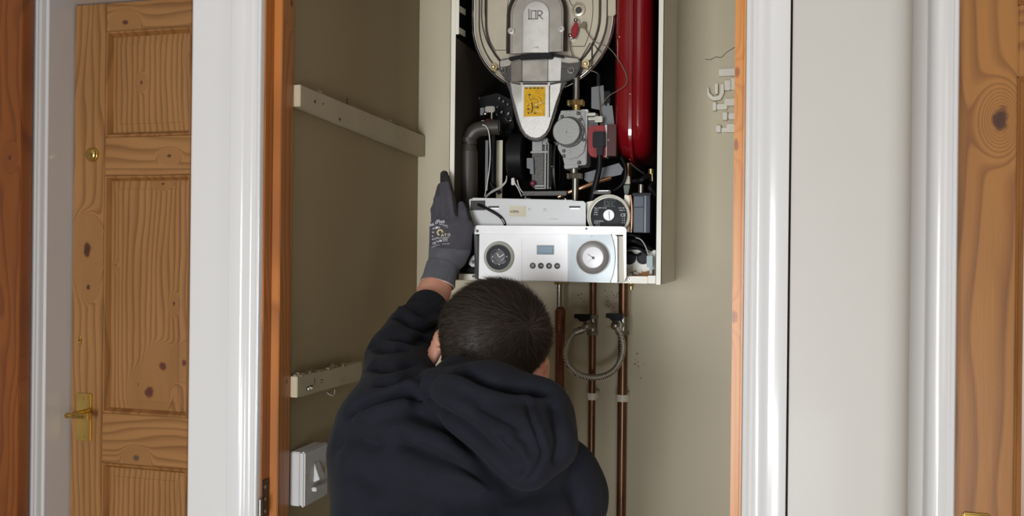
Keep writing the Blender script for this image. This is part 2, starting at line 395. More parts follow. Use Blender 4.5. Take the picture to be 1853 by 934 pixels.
rails = [(zv(53), DTOP, [kn(226, 40, 7, 10, YL)[0:2] + (.013, .010)]), (zv(317), zv(247), [(P(306, 282, YL).x, P(306, 282, YL).z, .010, .006)]), (zv(843), zv(752), [(P(246, 829, YL).x, P(246, 829, YL).z, .014, .010)]), (.01, .24, [])]
for i, (z0, z1, k) in enumerate(rails):
    k2 = [(b, a, rb, ra) for (a, b, ra, rb) in k]     # across = Z, along = X
    mr = wood('pine_rail_%d' % i, light, dk, axis='X', across='Z', freq=42, knots=[(z, x, rz, rx) for (x, z, rx, rz) in k], seed=4. + i, wav=.03, knotc=rgb(92, 74, 60) if i == 2 else rgb(84, 50, 32))
    MB().box((xst, YL + .0005, z0), (xmid, YL + .038, z1)).box((xmid + .09, YL + .0005, z0), (xend - .095, YL + .038, z1)).build('rail', mr, door, bevel=.002)
pk = [[kn(252, 148, 3, 5, YL), kn(339, 98, 4, 8, YL)],
      [kn(291, 663, 11, 12, YL), kn(329, 658, 9, 10, YL), kn(266, 711, 13, 15, YL), kn(204, 480, 2, 3, YL), kn(311, 550, 3, 6, YL), kn(290, 332, 6, 3, YL), kn(246, 696, 2, 3, YL)],
      []]
for i, (z0, z1) in enumerate(((zv(247), zv(53)), (zv(752), zv(317)), (.24, zv(843)))):
    mp = wv('pine_panel_%d' % i, pk[i], 11. + i * 3, fr=62, wav=.018, contrast=.6, knotc=rgb(92, 44, 34))
    for x0, x1 in ((xst, xmid), (xmid + .09, xend - .095)):
        # bolection bead: four mitred sticks
        w = .013; md = MB()
        def ring(d, y): return [(x0 + d, y, z0 + d), (x1 - d, y, z0 + d), (x1 - d, y, z1 - d), (x0 + d, y, z1 - d)]
        md.loft([ring(0, YL + .001), ring(.002, YL - .002), ring(.006, YL - .0005), ring(.008, YL + .004), ring(w, YL + .010), ring(w, YL + .02), ring(0, YL + .02)], cap=False)
        md.build('moulding', wv('pine_bead', [], 7., fr=30, li=rgb(160, 110, 60), d=rgb(112, 68, 30)) if i == 0 and x0 == xst else bpy.data.materials['pine_bead'], door)
        pn = MB(); e = w
        def ringp(d, y): return [(x0 + d, y, z0 + d), (x1 - d, y, z0 + d), (x1 - d, y, z1 - d), (x0 + d, y, z1 - d)]
        pn.loft([ringp(.0, YL + .026), ringp(.0, YL + .013), ringp(e, YL + .0125), ringp(e + .022, YL + .0095), ringp(e + .0225, YL + .0082)])
        pn.build('panel', mp, door, smooth=False)
# brass furniture
c = P(168, 280, YL); kb = MB(); kb.lathe(c, (0, -1, 0), [(.0185, 0), (.019, .002), (.0175, .005), (.0165, .0055), (.0155, .009), (.012, .0115), (.006, .013), (.0005, .0133)], 32); kb.build('knob', M['brassold'], door)
bp = MB().rect(137, 712, 164, 798, YL - .006, YL)
pl = bp.build('handle_plate', M['brassold'], door, bevel=.0015)
for vv in (722, 790):
    s_ = P(151, vv, YL - .006); MB().lathe(s_, (0, -1, 0), [(.0035, -.001), (.0035, .0006), (.001, .001)], 12).build('screw', M['brassold'], pl)
h0 = P(150, 748, YL - .006); lv = MB()
lv.cyl(h0, h0 + Vector((0, -.036, 0)), .009)
lv.tube([h0 + Vector((-.012, -.038, .0)), h0 + Vector((0, -.039, .001)), h0 + Vector((.02, -.040, .001)), h0 + Vector((.046, -.036, .001))], lambda t: .0075, 14)
lv.sphere(h0 + Vector((-.014, -.038, 0)), .0078); lv.box(h0 + Vector((.040, -.044, -.008)), h0 + Vector((.052, -.028, .010)))
lv.build('handle', M['brassold'], door, bevel=.0008)
c = P(145, 616, YL); el = MB(); el.loft([[(c.x + a * .0062 * math.cos(t), c.y + y, c.z + a * .0125 * math.sin(t)) for t in [2 * math.pi * k / 24 for k in range(24)]] for a, y in ((1, .001), (1, -.0015), (.8, -.003))])
esc = el.build('escutcheon', M['brassold'], door)
MB().cyl((c.x, c.y - .0035, c.z), (c.x, c.y - .002, c.z), .0022).build('keyhole', M['ink'], esc)

# ---- far left dark-orange door standing open against the wall
YF = 1.808; xf = P(37, 467, YF).x
dark1, dark2 = rgb(140, 76, 26), rgb(92, 44, 12)
d2 = structure(empty('door_2', (xf - .38, YF, 0)))
MB().box((xf - .10, YF, .01), (xf, YF + .035, 2.09)).build('stile', wood('orange_pine_stile', dark1, dark2, freq=38, seed=3., knots=[kn(18, 285, 5, 8, YF), kn(38, 664, 2, 5, YF)], wav=.05), d2, bevel=.002)
MB().box((xf - .76, YF, .01), (xf - .66, YF + .035, 2.09)).build('stile', bpy.data.materials['orange_pine_stile'], d2, bevel=.002)
mo = wood('orange_pine_panel', dark1, dark2, freq=50, seed=8.)
for z0, z1 in ((.01, .22), (.85, 1.0), (1.99, 2.09)): MB().box((xf - .66, YF, z0), (xf - .10, YF + .035, z1)).build('rail', mo, d2, bevel=.002)
for z0, z1 in ((.22, .85), (1.0, 1.99)): MB().box((xf - .66, YF + .01, z0), (xf - .10, YF + .025, z1)).build('panel', mo, d2)

# ---- right pine door
YQ = 1.445; xq = xr1 + .004; d3 = structure(empty('door_3', (xq + .38, YQ, 0)))
l3, k3 = rgb(156, 104, 48), rgb(98, 54, 20)
xq1 = P(1838, 467, YQ).x
MB().box((xq, YQ, .01), (xq1, YQ + .04, 2.09)).build('stile', wood('honey_pine_stile', l3, k3, freq=30, seed=6., wav=.035, knots=[kn(1811, 217, 19, 33, YQ)], knotc=rgb(62, 30, 20)), d3, bevel=.002)
MB().box((xq + .66, YQ, .01), (xq + .76, YQ + .04, 2.09)).build('stile', bpy.data.materials['honey_pine_stile'], d3, bevel=.002)
z_r0, z_r1 = P(1845, 140, YQ).z, P(1845, 8, YQ).z
mq = wood('honey_pine_rail', l3, k3, axis='X', across='Z', freq=40, seed=2.)
mqp = wood('honey_pine_panel', l3, k3, freq=50, seed=12.)
for z0, z1 in ((.01, .22), (.80, .95), (z_r0, z_r1), ): MB().box((xq1, YQ + .0005, z0), (xq + .66, YQ + .04, z1)).build('rail', mq, d3, bevel=.002)
MB().box((xq1, YQ + .0005, 1.99), (xq + .66, YQ + .04, 2.09)).build('rail', mq, d3, bevel=.002)
for z0, z1 in ((.22, .80), (.95, z_r0), (z_r1, 1.99)):
    md = MB(); x0, x1 = xq1, xq + .66
    def ring(d, y): return [(x0 + d, y, z0 + d), (x1 - d, y, z0 + d), (x1 - d, y, z1 - d), (x0 + d, y, z1 - d)]
    md.loft([ring(0, YQ + .001), ring(.002, YQ - .003), ring(.005, YQ + .003), ring(.008, YQ - .001), ring(.013, YQ + .010), ring(.013, YQ + .02), ring(0, YQ + .02)], cap=False)
    md.build('moulding', bpy.data.materials['pine_bead'], d3)
    pn = MB(); pn.loft([ring(0, YQ + .026), ring(0, YQ + .013), ring(.013, YQ + .0125), ring(.035, YQ + .006)]); pn.build('panel', mqp, d3, smooth=False)
hp = MB(); hzz = P(1766, 928, YQ).z; xa, xb = P(1741, 930, YQ).x, P(1791, 930, YQ).x
hp.box((xa, YQ - .006, hzz - .12), (xb, YQ, hzz)); pl3 = hp.build('handle_plate', M['brassold'], d3, bevel=.002)
MB().box((xa + .005, YQ - .0075, hzz - .115), (xb - .005, YQ - .005, hzz - .006)).build('plate_inlay', M['tape'], pl3, bevel=.001)
lv = MB(); q = Vector(((xa + xb) / 2, YQ - .006, hzz - .04)); lv.cyl(q, q + Vector((0, -.04, 0)), .009); lv.tube([q + Vector((0, -.042, 0)), q + Vector((.05, -.042, 0)), q + Vector((.1, -.036, 0))], .0075); lv.build('handle', M['brassold'], d3)

# ================================================================ THINGS FIXED IN THE CUPBOARD
# shelf battens on the left wall
def batten(name, pts, label, th=.018):
    # pts: top-front, top-back, bottom-back, bottom-front in pixels on the batten face
    xf_ = XL + th
    a = [P(u, v, X=xf_) for u, v in pts]
    ya, yb_ = 1.363, min(YB - .001, a[1].y)
    def at(p, q, y): t = (y - p.y) / (q.y - p.y); return p.z + (q.z - p.z) * t
    zt0, zt1 = at(a[0], a[1], ya), at(a[0], a[1], yb_); zb0, zb1 = at(a[3], a[2], ya), at(a[3], a[2], yb_)
    n = 14; rr = random.Random(len(name) + int(zt0 * 100)); rings = []
    for i in range(n + 1):
        t = i / n; y = ya + (yb_ - ya) * t; zt = zt0 + (zt1 - zt0) * t + rr.uniform(-.0006, .0006); zb = zb0 + (zb1 - zb0) * t + rr.uniform(-.0006, .0006)
        rings.append([(XL + .0005, y, zb), (xf_ + rr.uniform(-.0004, .0004), y, zb), (xf_, y, zt), (XL + .0005, y, zt)])
    e = empty(name, (XL, (ya + yb_) / 2, (zt0 + zb0) / 2), label, 'batten')
    MB().loft(rings).build('rail', M['batten'], e, bevel=.0008)
    return e, lambda y: zt0 + (zt1 - zt0) * (y - ya) / (yb_ - ya), lambda y: zb0 + (zb1 - zb0) * (y - ya) / (yb_ - ya)
b1, top1, bot1 = batten('shelf_batten', [(530, 148), (768, 246), (768, 284), (530, 187)], 'upper cream painted wooden shelf batten sloping along the cupboard side wall, nail on top')
b2, top2, bot2 = batten('shelf_batten', [(527, 684), (655, 655), (640, 692), (527, 723)], 'lower cream painted shelf batten above the white switch, with gouged holes')
def flakes(par, topf, spots, seed):
    rr = random.Random(seed); mb = MB()
    for (y, n, sp) in spots:
        for k in range(n):
            yy = y + rr.uniform(-sp, sp); z = topf(yy) + rr.uniform(-.001, .003); s = rr.uniform(.0015, .004)
            mb.obox((XL + rr.uniform(.003, .016), yy, z), [(rr.uniform(-1, 1), rr.uniform(-1, 1), rr.uniform(-1, 1)), (1, 0, 0), (0, 1, 0)] if False else [(1, rr.uniform(-.5, .5), 0), (rr.uniform(-.5, .5), 1, rr.uniform(-.4, .4)), (0, 0, 1)], (s * .8, s * 1.6, s * .5))
    return mb
flakes(b1, top1, [(P(575, 165, X=XL + .018).y, 12, .018), (P(685, 215, X=XL + .018).y, 14, .03), (P(715, 230, X=XL + .018).y, 12, .03), (P(745, 240, X=XL + .018).y, 10, .03)], 3).build('plaster_crumbs', mat('brown_plaster_crumbs', (.24, .18, .11), .9, var=.3), b1, smooth=False)['kind'] = 'stuff'
flakes(b2, top2, [(P(545, 680, X=XL + .018).y, 6, .01), (P(570, 674, X=XL + .018).y, 12, .02), (P(605, 668, X=XL + .018).y, 12, .025), (P(622, 662, X=XL + .018).y, 6, .012)], 5).build('plaster_crumbs', bpy.data.materials['brown_plaster_crumbs'], b2, smooth=False)['kind'] = 'stuff'
ny = P(630, 190, X=XL + .012).y
nl = MB(); nl.cyl((XL + .01, ny, top1(ny) - .004), (XL + .01, ny, top1(ny) + .013), .0012, n=8); nl.lathe((XL + .01, ny, top1(ny) + .013), (0, 0, 1), [(.0026, 0), (.0026, .001)], 10)
nl.build('nail', M['darkalloy'], b1)
for (u, v, r_) in ((570, 184, .0028), (585, 188, .0018), (615, 216, .003)):
    p = P(u, v, X=XL + .0183); MB().lathe(p - Vector((.004, 0, 0)), (1, 0, 0), [(r_, 0), (r_, .0043)], 10).build('hole', M['groove'], b1)
for (u, v, r_) in ((582, 690, .0034), (621, 686, .002)):
    p = P(u, v, X=XL + .0183); hh = MB().lathe(p - Vector((.004, 0, 0)), (1, 0, 0), [(r_, 0), (r_, .0043)], 12).build('hole', M['groove'], b2)
    MB().sphere(p + Vector((.0002, 0, 0)), r_ * .5, 6).build('screw', M['steel'], hh)
p = P(560, 702, X=XL + .0183); MB().obox(p - Vector((.002, 0, 0)), [(1, 0, 0), (0, 1, .06), (0, -.06, 1)], (.0023, .012, .004)).build('gouge', M['groove'], b2, bevel=.001)
for k in range(3):
    MB().sphere(p + Vector((.0008, -.006 + k * .006, -.001 + .001 * (k % 2))), .0022, 6).build('plug', M['clip'], b2)
p = P(569, 690, X=XL + .0183); MB().box(p - Vector((.003, .0008, .006)), p + Vector((.0003, .0008, .006))).build('slot', M['groove'], b2)
# little wire hook under the lower batten
p = P(600, 712, X=XL + .006)
tag(MB().tube([p + Vector((-.0055, -.009, .003)), p + Vector((0, -.006, -.002)), p + Vector((.003, 0, -.004)), p + Vector((.003, .006, -.001)), p + Vector((.002, .009, .006))], .0008, 6).build('wire_hook', M['wiregrey'], loc=p), 'tiny pale wire hook on the side wall under the lower batten', 'hook')

# fused switch on the left wall
sx0, sx1 = XL, -.7255
pf, pb = P(551, 868, X=sx1), P(592, 850, X=sx1)
zt, zb = P(551, 819, X=sx1).z, P(551, 919, X=sx1).z
sw = empty('wall_switch', (XL, (pf.y + pb.y) / 2, (zt + zb) / 2), 'white surface-mounted light switch on the side wall beside the person', 'switch')
y0, y1 = pf.y, pf.y + .088
MB().box((sx0 + .0005, y0 + .001, zb + .001), (sx1 - .009, y1 - .001, zt - .001)).build('back_box', M['switchwhite'], sw, bevel=.002)
MB().box((sx1 - .0085, y0, zb), (sx1, y1, zt)).build('face_plate', M['switchwhite'], sw, bevel=.0025)
ym, zm = (y0 + y1) / 2, (zt + zb) / 2
rk = MB(); rk.prism([(sx1, ym - .012, zm - .012), (sx1 + .012, ym - .012, zm - .006), (sx1 + .001, ym - .012, zm + .022)], (0, .02, 0)); rk.build('rocker', M['switchwhite'], sw, bevel=.0008)
MB().box((sx1, ym - .018, zm - .026), (sx1 + .009, ym + .018, zm - .019)).build('fuse_carrier', M['switchwhite'], sw, bevel=.001)
for yy in (y0 + .012, y1 - .012):
    sc = MB().lathe((sx1 - .0005, yy, zm + (.002)), (1, 0, 0), [(.0035, 0), (.0035, .001), (.002, .0015)], 12).build('screw', M['brass'], sw)

# old clips and plaster stubs at the right of the back wall
def box_px(mb, u0, v0, u1, v1, d): return mb.rect(u0, v0, u1, v1, YB - d, YB - .0005)
specs = [
 ('clip_bar', 'top flat white plastic bar of the old clips by the pine lining', [(1301, 124, 1333, 137, .012)]),
 ('pipe_clip', 'tilted off-white clip just below the flat bar, by the pine lining', [(1311, 145, 1322, 163, .016), (1322, 141, 1333, 162, .010)]),
 ('pipe_clip', 'open U-shaped white pipe clip furthest left in the old clip cluster', None),
 ('pipe_clip', 'off-white clip with a left lip below the open U-shaped one', [(1290, 185, 1296, 200, .022), (1296, 188, 1316, 198, .012), (1311, 178, 1333, 191, .016)]),
 ('pipe_clip', 'small broken white clip with a dark slot, fourth down the cluster', [(1308, 203, 1316, 217, .020), (1319, 204, 1333, 216, .014), (1316, 206, 1319, 215, .006)]),
 ('pipe_clip', 'lowest white pipe clip of the cluster beside the pine lining', [(1296, 227, 1304, 239, .022), (1304, 231, 1318, 239, .010), (1315, 224, 1333, 239, .016)]),
]
for nm, lb, bs in specs:
    if bs is None:
        e = empty(nm, P(1295, 165, YB), lb, 'clip', 'old plastic clips on the back wall')
        a = P(1295, 165, YB - .001); s_ = px(1, 1295, 165, YB)
        pts = []
        for (u, v) in ((1280, 158), (1282, 158), (1284, 168), (1291, 175), (1301, 173), (1304, 166), (1304, 152), (1310, 152), (1310, 168), (1304, 180), (1292, 182), (1284, 178), (1280, 172)):
            pts.append((u, v))
        MB().pxprism(pts, YB - .018, YB - .0005).build('clip_jaw', M['clip'], e, bevel=.001)
        box_px(MB(), 1294, 151, 1299, 170, .016).build('clip_tongue', M['clip'], e, bevel=.001)
    else:
        e = empty(nm, P((bs[0][0] + bs[0][2]) / 2, bs[0][3], YB), lb, 'clip', 'old plastic clips on the back wall')
        for i, bb in enumerate(bs): box_px(MB(), *bb).build(('clip_base', 'clip_lip', 'clip_block')[i % 3], M['clip'], e, bevel=.0012)
# hairline crack
cr = [P(u, v, YB - .0008) for u, v in ((1276, 107), (1285, 108), (1296, 103), (1305, 104), (1316, 94), (1332, 84))]
MB().tube(cr, .0006, 5, 3).build('crack', M['groove'], bpy.data.objects['wall_back'])

sp_m = MB(); rr_ = random.Random(5)
for k in range(46):
    c_ = (1105, 536) if k < 26 else ((1045, 536) if k < 32 else (1150, 640 + rr_.random() * 40)); p_ = P(c_[0] + rr_.gauss(0, 9), c_[1] + rr_.gauss(0, 9), YB - .0004)
    r__ = rr_.uniform(.0006, .0018); sp_m.lathe(p_, (0, -1, 0), [(r__, 0), (r__ * .7, .0003)], 7)
sp_m.build('rust_spatter', mat('brown_spatter', (.26, .14, .08), .8), bpy.data.objects['wall_back'])['kind'] = 'stuff'
# ================================================================ PIPES BELOW THE BOILER
YP = 1.925
def pipe(u0, v0, u1, v1, r, m, label, name='copper_pipe', Y=YP, zlow=.0, extra=None):
    a, b = P(u0, v0, Y), P(u1, v1, Y); x = (a.x + b.x) / 2
    e = empty(name, (x, Y, 0), label, 'pipe', 'copper pipes below the boiler')
    MB().cyl((x, Y, zlow), (x, Y, a.z), r).build('tube', m, e)
    return e, x, a.z
zbo = P(1000, 511, 1.64).z
e1, x1, z1 = pipe(1013, 560, 1013, 700, .0108, M['copperred'], 'left-hand reddish copper pipe with brass fitting beside the head')
MB().cyl((x1 - .002, YP, z1 - .002), (x1 - .002, YP, zbo + .02), .0062).build('chrome_tail', M['steel'], e1)
MB().hexnut((x1 - .002, YP, zbo - .012), (0, 0, 1), .0125, .009).cyl((x1 - .002, YP, zbo - .003), (x1 - .002, YP, zbo + .004), .009).build('nut', M['brass'], e1)
MB().lathe((x1, YP, z1 - .004), (0, 0, 1), [(.0118, -.05), (.0120, 0), (.009, .006), (.0065, .010)], 20).build('reducer', M['copperred'], e1)
e2, x2, z2 = pipe(1073, 500, 1072, 700, .0078, M['copper'], 'middle slim copper pipe passing behind the braided hose')
e3, x3, z3 = pipe(1128, 500, 1127, 700, .0105, M['copper'], 'right-hand thick copper pipe below the boiler, dark shadow on wall')
def saddle(x, r, v, label, u):
    z = P(u, v, YP).z; e = empty('pipe_clip', (x, YB, z), label, 'clip', 'white clips holding the copper pipes')
    a = MB(); n = 18; o, i_ = r + .003, r + .0006; w = .0075
    out = [(x + o * math.sin(t), YP - o * math.cos(t)) for t in [math.pi * (-.62 + 1.24 * k / n) for k in range(n + 1)]]
    inn = [(x + i_ * math.sin(t), YP - i_ * math.cos(t)) for t in [math.pi * (.62 - 1.24 * k / n) for k in range(n + 1)]]
    a.prism([(p[0], p[1], z - w) for p in out + inn], (0, 0, 2 * w)); a.build('clip_band', M['clip'], e)
    MB().box((x - .011, YP + r + .001, z - w), (x + .011, YB - .0005, z + w)).build('clip_foot', M['clip'], e, bevel=.001)
saddle(x1, .0108, 717, 'white clip on the left-hand reddish pipe beside the hood', 1013)
saddle(x2, .0078, 717, 'white clip on the middle slim copper pipe', 1072)
saddle(x3, .0105, 720, 'white clip on the right-hand thick copper pipe', 1130)

# filling loop
YH = 1.895
fl = empty('filling_loop', P(1076, 600, YH), 'braided steel filling hose looped between two black-lever valves below the boiler', 'hose')
hp_ = [(1056, 596), (1040, 602), (1029, 618), (1024, 640), (1030, 662), (1046, 677), (1070, 683), (1094, 680), (1113, 668), (1124, 648), (1127, 625), (1122, 604), (1116, 592)]
pts = []
for i, (u, v) in enumerate(hp_):
    t = i / (len(hp_) - 1); pts.append(P(u, v, YH - .012 * math.sin(math.pi * t)))
MB().tube(pts, .0066, 16, 8).build('hose', M['braid'], fl)
MB().tube([pts[0], pts[0] * .6 + pts[1] * .4, pts[1]], .0079, 16, 4).build('ferrule', M['steel'], fl)
MB().tube([pts[-1], pts[-1] * .5 + pts[-2] * .5, pts[-2] * .7 + pts[-1] * .3], .0079, 16, 4).build('ferrule', M['chrome'], fl)
for k, (u, v, x, r) in enumerate(((1062, 590, x2, .0078), (1114, 589, x3, .0105))):
    c = P(u, v, YH); bd = MB()
    bd.cyl((x, YP, c.z - .016), (x, YP, c.z + .018), r + .0035)                 # tee on the pipe
    bd.hexnut((x, YP, c.z - .022), (0, 0, 1), r + .006, .009); bd.hexnut((x, YP, c.z + .014), (0, 0, 1), r + .006, .009) if k == 0 else None
    bd.cyl((x, YP, c.z), (c.x, YH, c.z), .0085); bd.cyl((c.x, YH, c.z), pts[0] if k == 0 else pts[-1], .0085)
    bd.sphere((c.x, YH, c.z), .0105, 10); bd.hexnut((c.x, YH, c.z + .006), (0, 0, 1), .008, .007)
    val = bd.build('valve', M['steel'], fl)
    if k: MB().tube([c + Vector((.008 * math.cos(a) + .004, -.004, .012 * math.sin(a))) for a in [2 * math.pi * i / 12 for i in range(12)]], .0014, 8, 2, closed=True).build('cap_strap', M['clip'], val)
    MB().cyl(c + Vector((-.02, 0, -.004)), c + Vector((.0, 0, -.004)), .002).build('pin', M['brass'], val)
    lvv = MB(); zc = c.z + .014
    x0 = P(1040 if k == 0 else 1097, 569, YH - .01).x; xx = P(1068 if k == 0 else 1127, 569, YH - .01).x
    lvv.prism([(x0, YH - .018, zc + .012), (xx, YH - .018, zc + .012), (xx, YH - .018, zc + .001), (xx - .010, YH - .018, zc - .004), (x0 + .013, YH - .018, zc - .004), (x0 + .008, YH - .018, zc + .002), (x0, YH - .018, zc + .003)], (0, .022, 0))
    lvv.build('lever', M['black'], val, bevel=.001)
# ================================================================ THE BOILER
Y0 = 1.64
bx0, bx1 = P(811, 467, Y0).x, P(1197, 467, Y0).x
bzb = P(1010, 512, Y0).z; bzt = 2.06; YK = YB - .002
boiler = empty('boiler', ((bx0 + bx1) / 2, YK, bzb), 'wall-hung boiler with its front cover off, red vessel and white control panel', 'boiler')
def part(mb, name, m, par=None, **kw): return mb.build(name, M[m] if isinstance(m, str) else m, par or boiler, **kw)
# casing: folded steel sides with front flanges
t_ = .0015; fl_ = .0105
cs = MB()
cs.box((bx0, Y0, bzb), (bx0 + t_, YK, bzt)).box((bx0, Y0, bzb), (bx0 + fl_, Y0 + t_, bzt))
part(cs, 'casing_side', 'cream', bevel=.0004)
zst = P(822, 62, Y0).z
part(MB().box((bx0 + fl_, Y0 + .001, zst), (bx0 + fl_ + .006, Y0 + .003, bzt)), 'casing_tab', 'cream')
cr_ = MB(); cr_.box((bx1 - t_, Y0, bzb), (bx1, YK, bzt)).box((bx1 - fl_, Y0, bzb), (bx1, Y0 + t_, bzt)).box((bx1 - fl_, Y0, bzb), (bx1 - fl_ + .0012, Y0 + .018, bzt))
part(cr_, 'casing_side', 'cream', bevel=.0004)
part(MB().box((bx0, Y0, bzt - .002), (bx1, YK, bzt)), 'casing_top', 'cream')
part(MB().box((bx0 + t_, YK - .004, bzb + .001), (bx1 - t_, YK, bzt - .002)), 'back_plate', 'matblack')
part(MB().box((bx0 + t_ + .0005, Y0 + .003, bzb + .02), (bx0 + t_ + .002, YK - .005, zst)), 'side_liner', 'inner')
part(MB().box((bx1 - t_ - .002, Y0 + .02, bzb + .02), (bx1 - t_ - .0005, YK - .005, bzt - .003)), 'side_liner', 'matblack')
lf = MB()
for v0, v1 in ((8, 30), (47, 62)):
    a, b = P(829, v0, Y0 + .02), P(846, v0 + 14, Y0 + .075)
    hgt = px(10, 829, v0, Y0 + .02)
    lf.prism([(bx0 + .004, Y0 + .012, a.z), (bx0 + .004, Y0 + .075, b.z + .006), (bx0 + .004, Y0 + .075, b.z + .006 - hgt * 1.1), (bx0 + .004, Y0 + .012, a.z - hgt * 1.1)], (.002, 0, 0))
part(lf, 'louvre', 'cream')
part(MB().box((bx0 + .0018, Y0 + .004, zst), (bx0 + .0032, YK - .01, bzt - .004)), 'side_liner', 'matblack')
# bottom tray and rails
part(MB().box((bx0 + t_, Y0 + .03, bzb + .001), (bx1 - t_, YK - .005, bzb + .0025)), 'bottom_tray', 'cream')
r1 = MB().rect(830, 496, 863, 507, Y0 - .002, Y0 + .012); r1o = part(r1, 'bottom_rail', 'cream', bevel=.0008)
part(MB().disc(857, 500, Y0 - .002, 2.6, -.001, .001), 'rail_screw', 'darkalloy', r1o)
r2 = MB().rect(1127, 500, 1172, 513, Y0 - .002, Y0 + .012); r2o = part(r2, 'bottom_rail', 'cream', bevel=.0008)
part(MB().disc(1139, 505, Y0 - .002, 2.8, -.001, .001), 'rail_screw', 'steel', r2o)
part(MB().disc(1139, 505, Y0 - .002, 1.5, -.0016, .001), 'rail_screw_socket', 'darkalloy', r2o)
part(MB().rect(1172, 499, 1188, 513, Y0 + .0005, Y0 + .014), 'corner_piece', 'cream', bevel=.0006)
part(MB().cyl(P(1142, 511, 1.70), P(1142, 524, 1.70), .0042).hexnut(P(1142, 518, 1.70), (0, 0, 1), .0065, .005), 'drain_stub', 'brass')
# inner lower plate with grommets
YI = Y0 + .055
ip = part(MB().rect(1095, 452, 1186, 507, YI, YI + .002), 'inner_plate', 'cream', bevel=.0006)
MB().pxprism([(1128, 498), (1140, 493), (1152, 489), (1166, 492), (1184, 487), (1184, 505), (1128, 505)], YI - .0006, YI + .0002).build('rust', M['rust'], ip)
cp = MB()
for (a, b, c_, d_) in ((1146, 492, 1156, 497), (1152, 488, 1161, 494), (1136, 494, 1144, 499)): cp.rect(a, b, c_, d_, YI - .003, YI)
cp.build('debris', M['cream'], ip, bevel=.0005)
for (u, v, r_) in ((1138, 467, 12), (1163, 467, 11.5)):
    g = part(MB().disc(u, v, YI - .01, r_, 0, .0095), 'grommet', 'black')
    part(MB().disc(u, v, YI - .0125, r_ * .72, 0, .003), 'grommet_boss', 'black', g)
part(MB().tube([P(1135, 457, YI - .012), P(1150, 462, YI - .014), P(1160, 460, YI - .014)], .0022, 8), 'grommet_strap', 'black')
bt = part(MB().rect(1170, 463, 1181, 484, Y0 + .02, Y0 + .028).rect(1175, 484, 1180, 497, Y0 + .022, Y0 + .026), 'terminal', 'bluewhite', bevel=.0006)
part(MB().tube([P(1150, 430, Y0 + .03), P(1160, 434, Y0 + .028), P(1168, 446, Y0 + .026), P(1174, 464, Y0 + .024)], .0012, 8), 'wire', 'wiregrey')
dk_ = MB()
dk_.tube([P(1128, 440, Y0 + .03), P(1145, 436, Y0 + .02), P(1165, 444, Y0 + .03), P(1180, 452, Y0 + .04)], .004, 10)
dk_.tube([P(1130, 452, Y0 + .03), P(1150, 448, Y0 + .025), P(1172, 458, Y0 + .035)], .003, 10)
dk_.tube([P(1120, 428, Y0 + .04), P(1140, 425, Y0 + .035), P(1158, 430, Y0 + .04)], .004, 10)
part(dk_, 'cable_bundle', 'black')
# ------------------------------------------------ burner door
def stadium(uc, vc, r_px, up, Y, n=26, squash=1.0):
    c = P(uc, vc, Y); r = px(r_px, uc, vc, Y); h = px(up, uc, vc, Y)
    pts = [(c.x + r * math.cos(a), c.z - r * squash * math.sin(a)) for a in [math.pi * i / n for i in range(n + 1)]]
    pts += [(c.x - r * math.cos(a), c.z + h + r * squash * math.sin(a)) for a in [math.pi * i / n for i in range(n + 1)]]
    return [(p[0], Y, p[1]) for p in pts]
YD1 = 1.700
def st(r, y=YD1): return stadium(981, 35, r, 60, y)
bd = part(MB().loft([st(129, YD1 + .02), st(128, YD1 + .004), st(124, YD1 + .001), st(122, YD1 + .002)][::-1]), 'burner_door', 'plate')
part(MB().tube([Vector(p) for p in st(128.5, YD1 + .004)], .0032, 12, 1, closed=True), 'rim_band', 'chrome', bd)
part(MB().tube([Vector(p) for p in st(131.5, YD1 + .012)], .0026, 12, 1, closed=True), 'rim_band', 'steel', bd)
part(MB().loft([st(120.5, YD1 + .0012), st(120.5, YD1 - .0002), st(118, YD1 - .0002), st(118, YD1 + .0012)], cap=False), 'seal_ring', 'groove', bd)
part(MB().loft([st(117, YD1 + .002), st(117, YD1 - .0035), st(108, YD1 - .004), st(107.6, YD1 + .002)], cap=False), 'door_band', 'plate', bd)
part(MB().loft([st(107.5, YD1 + .001), st(107.5, YD1 - .001), st(104.5, YD1 - .001), st(104.5, YD1 + .001)], cap=False), 'seal_ring', 'groove', bd)
part(MB().loft([st(104, YD1 + .002), st(104, YD1 - .006), st(102.5, YD1 - .008)][::-1]), 'door_face', 'plate', bd)
# pressed lines on the face
YF_ = YD1 - .008
def line(pts, r=.0007, m='groove', par=bd, name='pressed_line', Y=YF_): return part(MB().tube([P(u, v, Y) for u, v in pts], r, 6, 4), name, m, par)
line([(879, -20), (877, 15), (880, 50), (886, 72), (896, 91)]); line([(896, 91), (916, 91)]); line([(916, 91), (917, 40), (920, 0), (930, -20)])
line([(1071, -20), (1073, 20), (1068, 55), (1058, 84)]); line([(1058, 84), (1035, 84)]); line([(1068, 78), (1051, 106)], .0011); line([(1075, 80), (1082, 90), (1089, 94)], .0008)
line([(872, -20), (871, 30), (876, 60), (886, 85), (905, 112)], .0009); line([(1071, 78), (1071, 130)], .0013); line([(1030, 0), (1036, 10), (1044, 4)], .0008)
def bolt(u, v, r_, Y, par, nm='bolt', m1='brass', m2='darkalloy'):
    b_ = part(MB().disc(u, v, Y - .003, r_, 0, .004), nm, m1, par, smooth=True)
    c = P(u, v, Y - .003); rr = px(r_ * .68, u, v, Y)
    h = MB(); h.hexnut(c, (0, -1, 0), rr, .0035); part(h, 'nut', 'steel', par)
    h = MB(); h.lathe(c + Vector((0, -.0035, 0)), (0, -1, 0), [(rr * .5, 0), (rr * .45, .002), (rr * .2, .0024)], 14); part(h, 'stud', 'brass', par); return b_
bolt(893, 121, 7, YF_, bd); bolt(1059, 115, 7.5, YF_, bd)
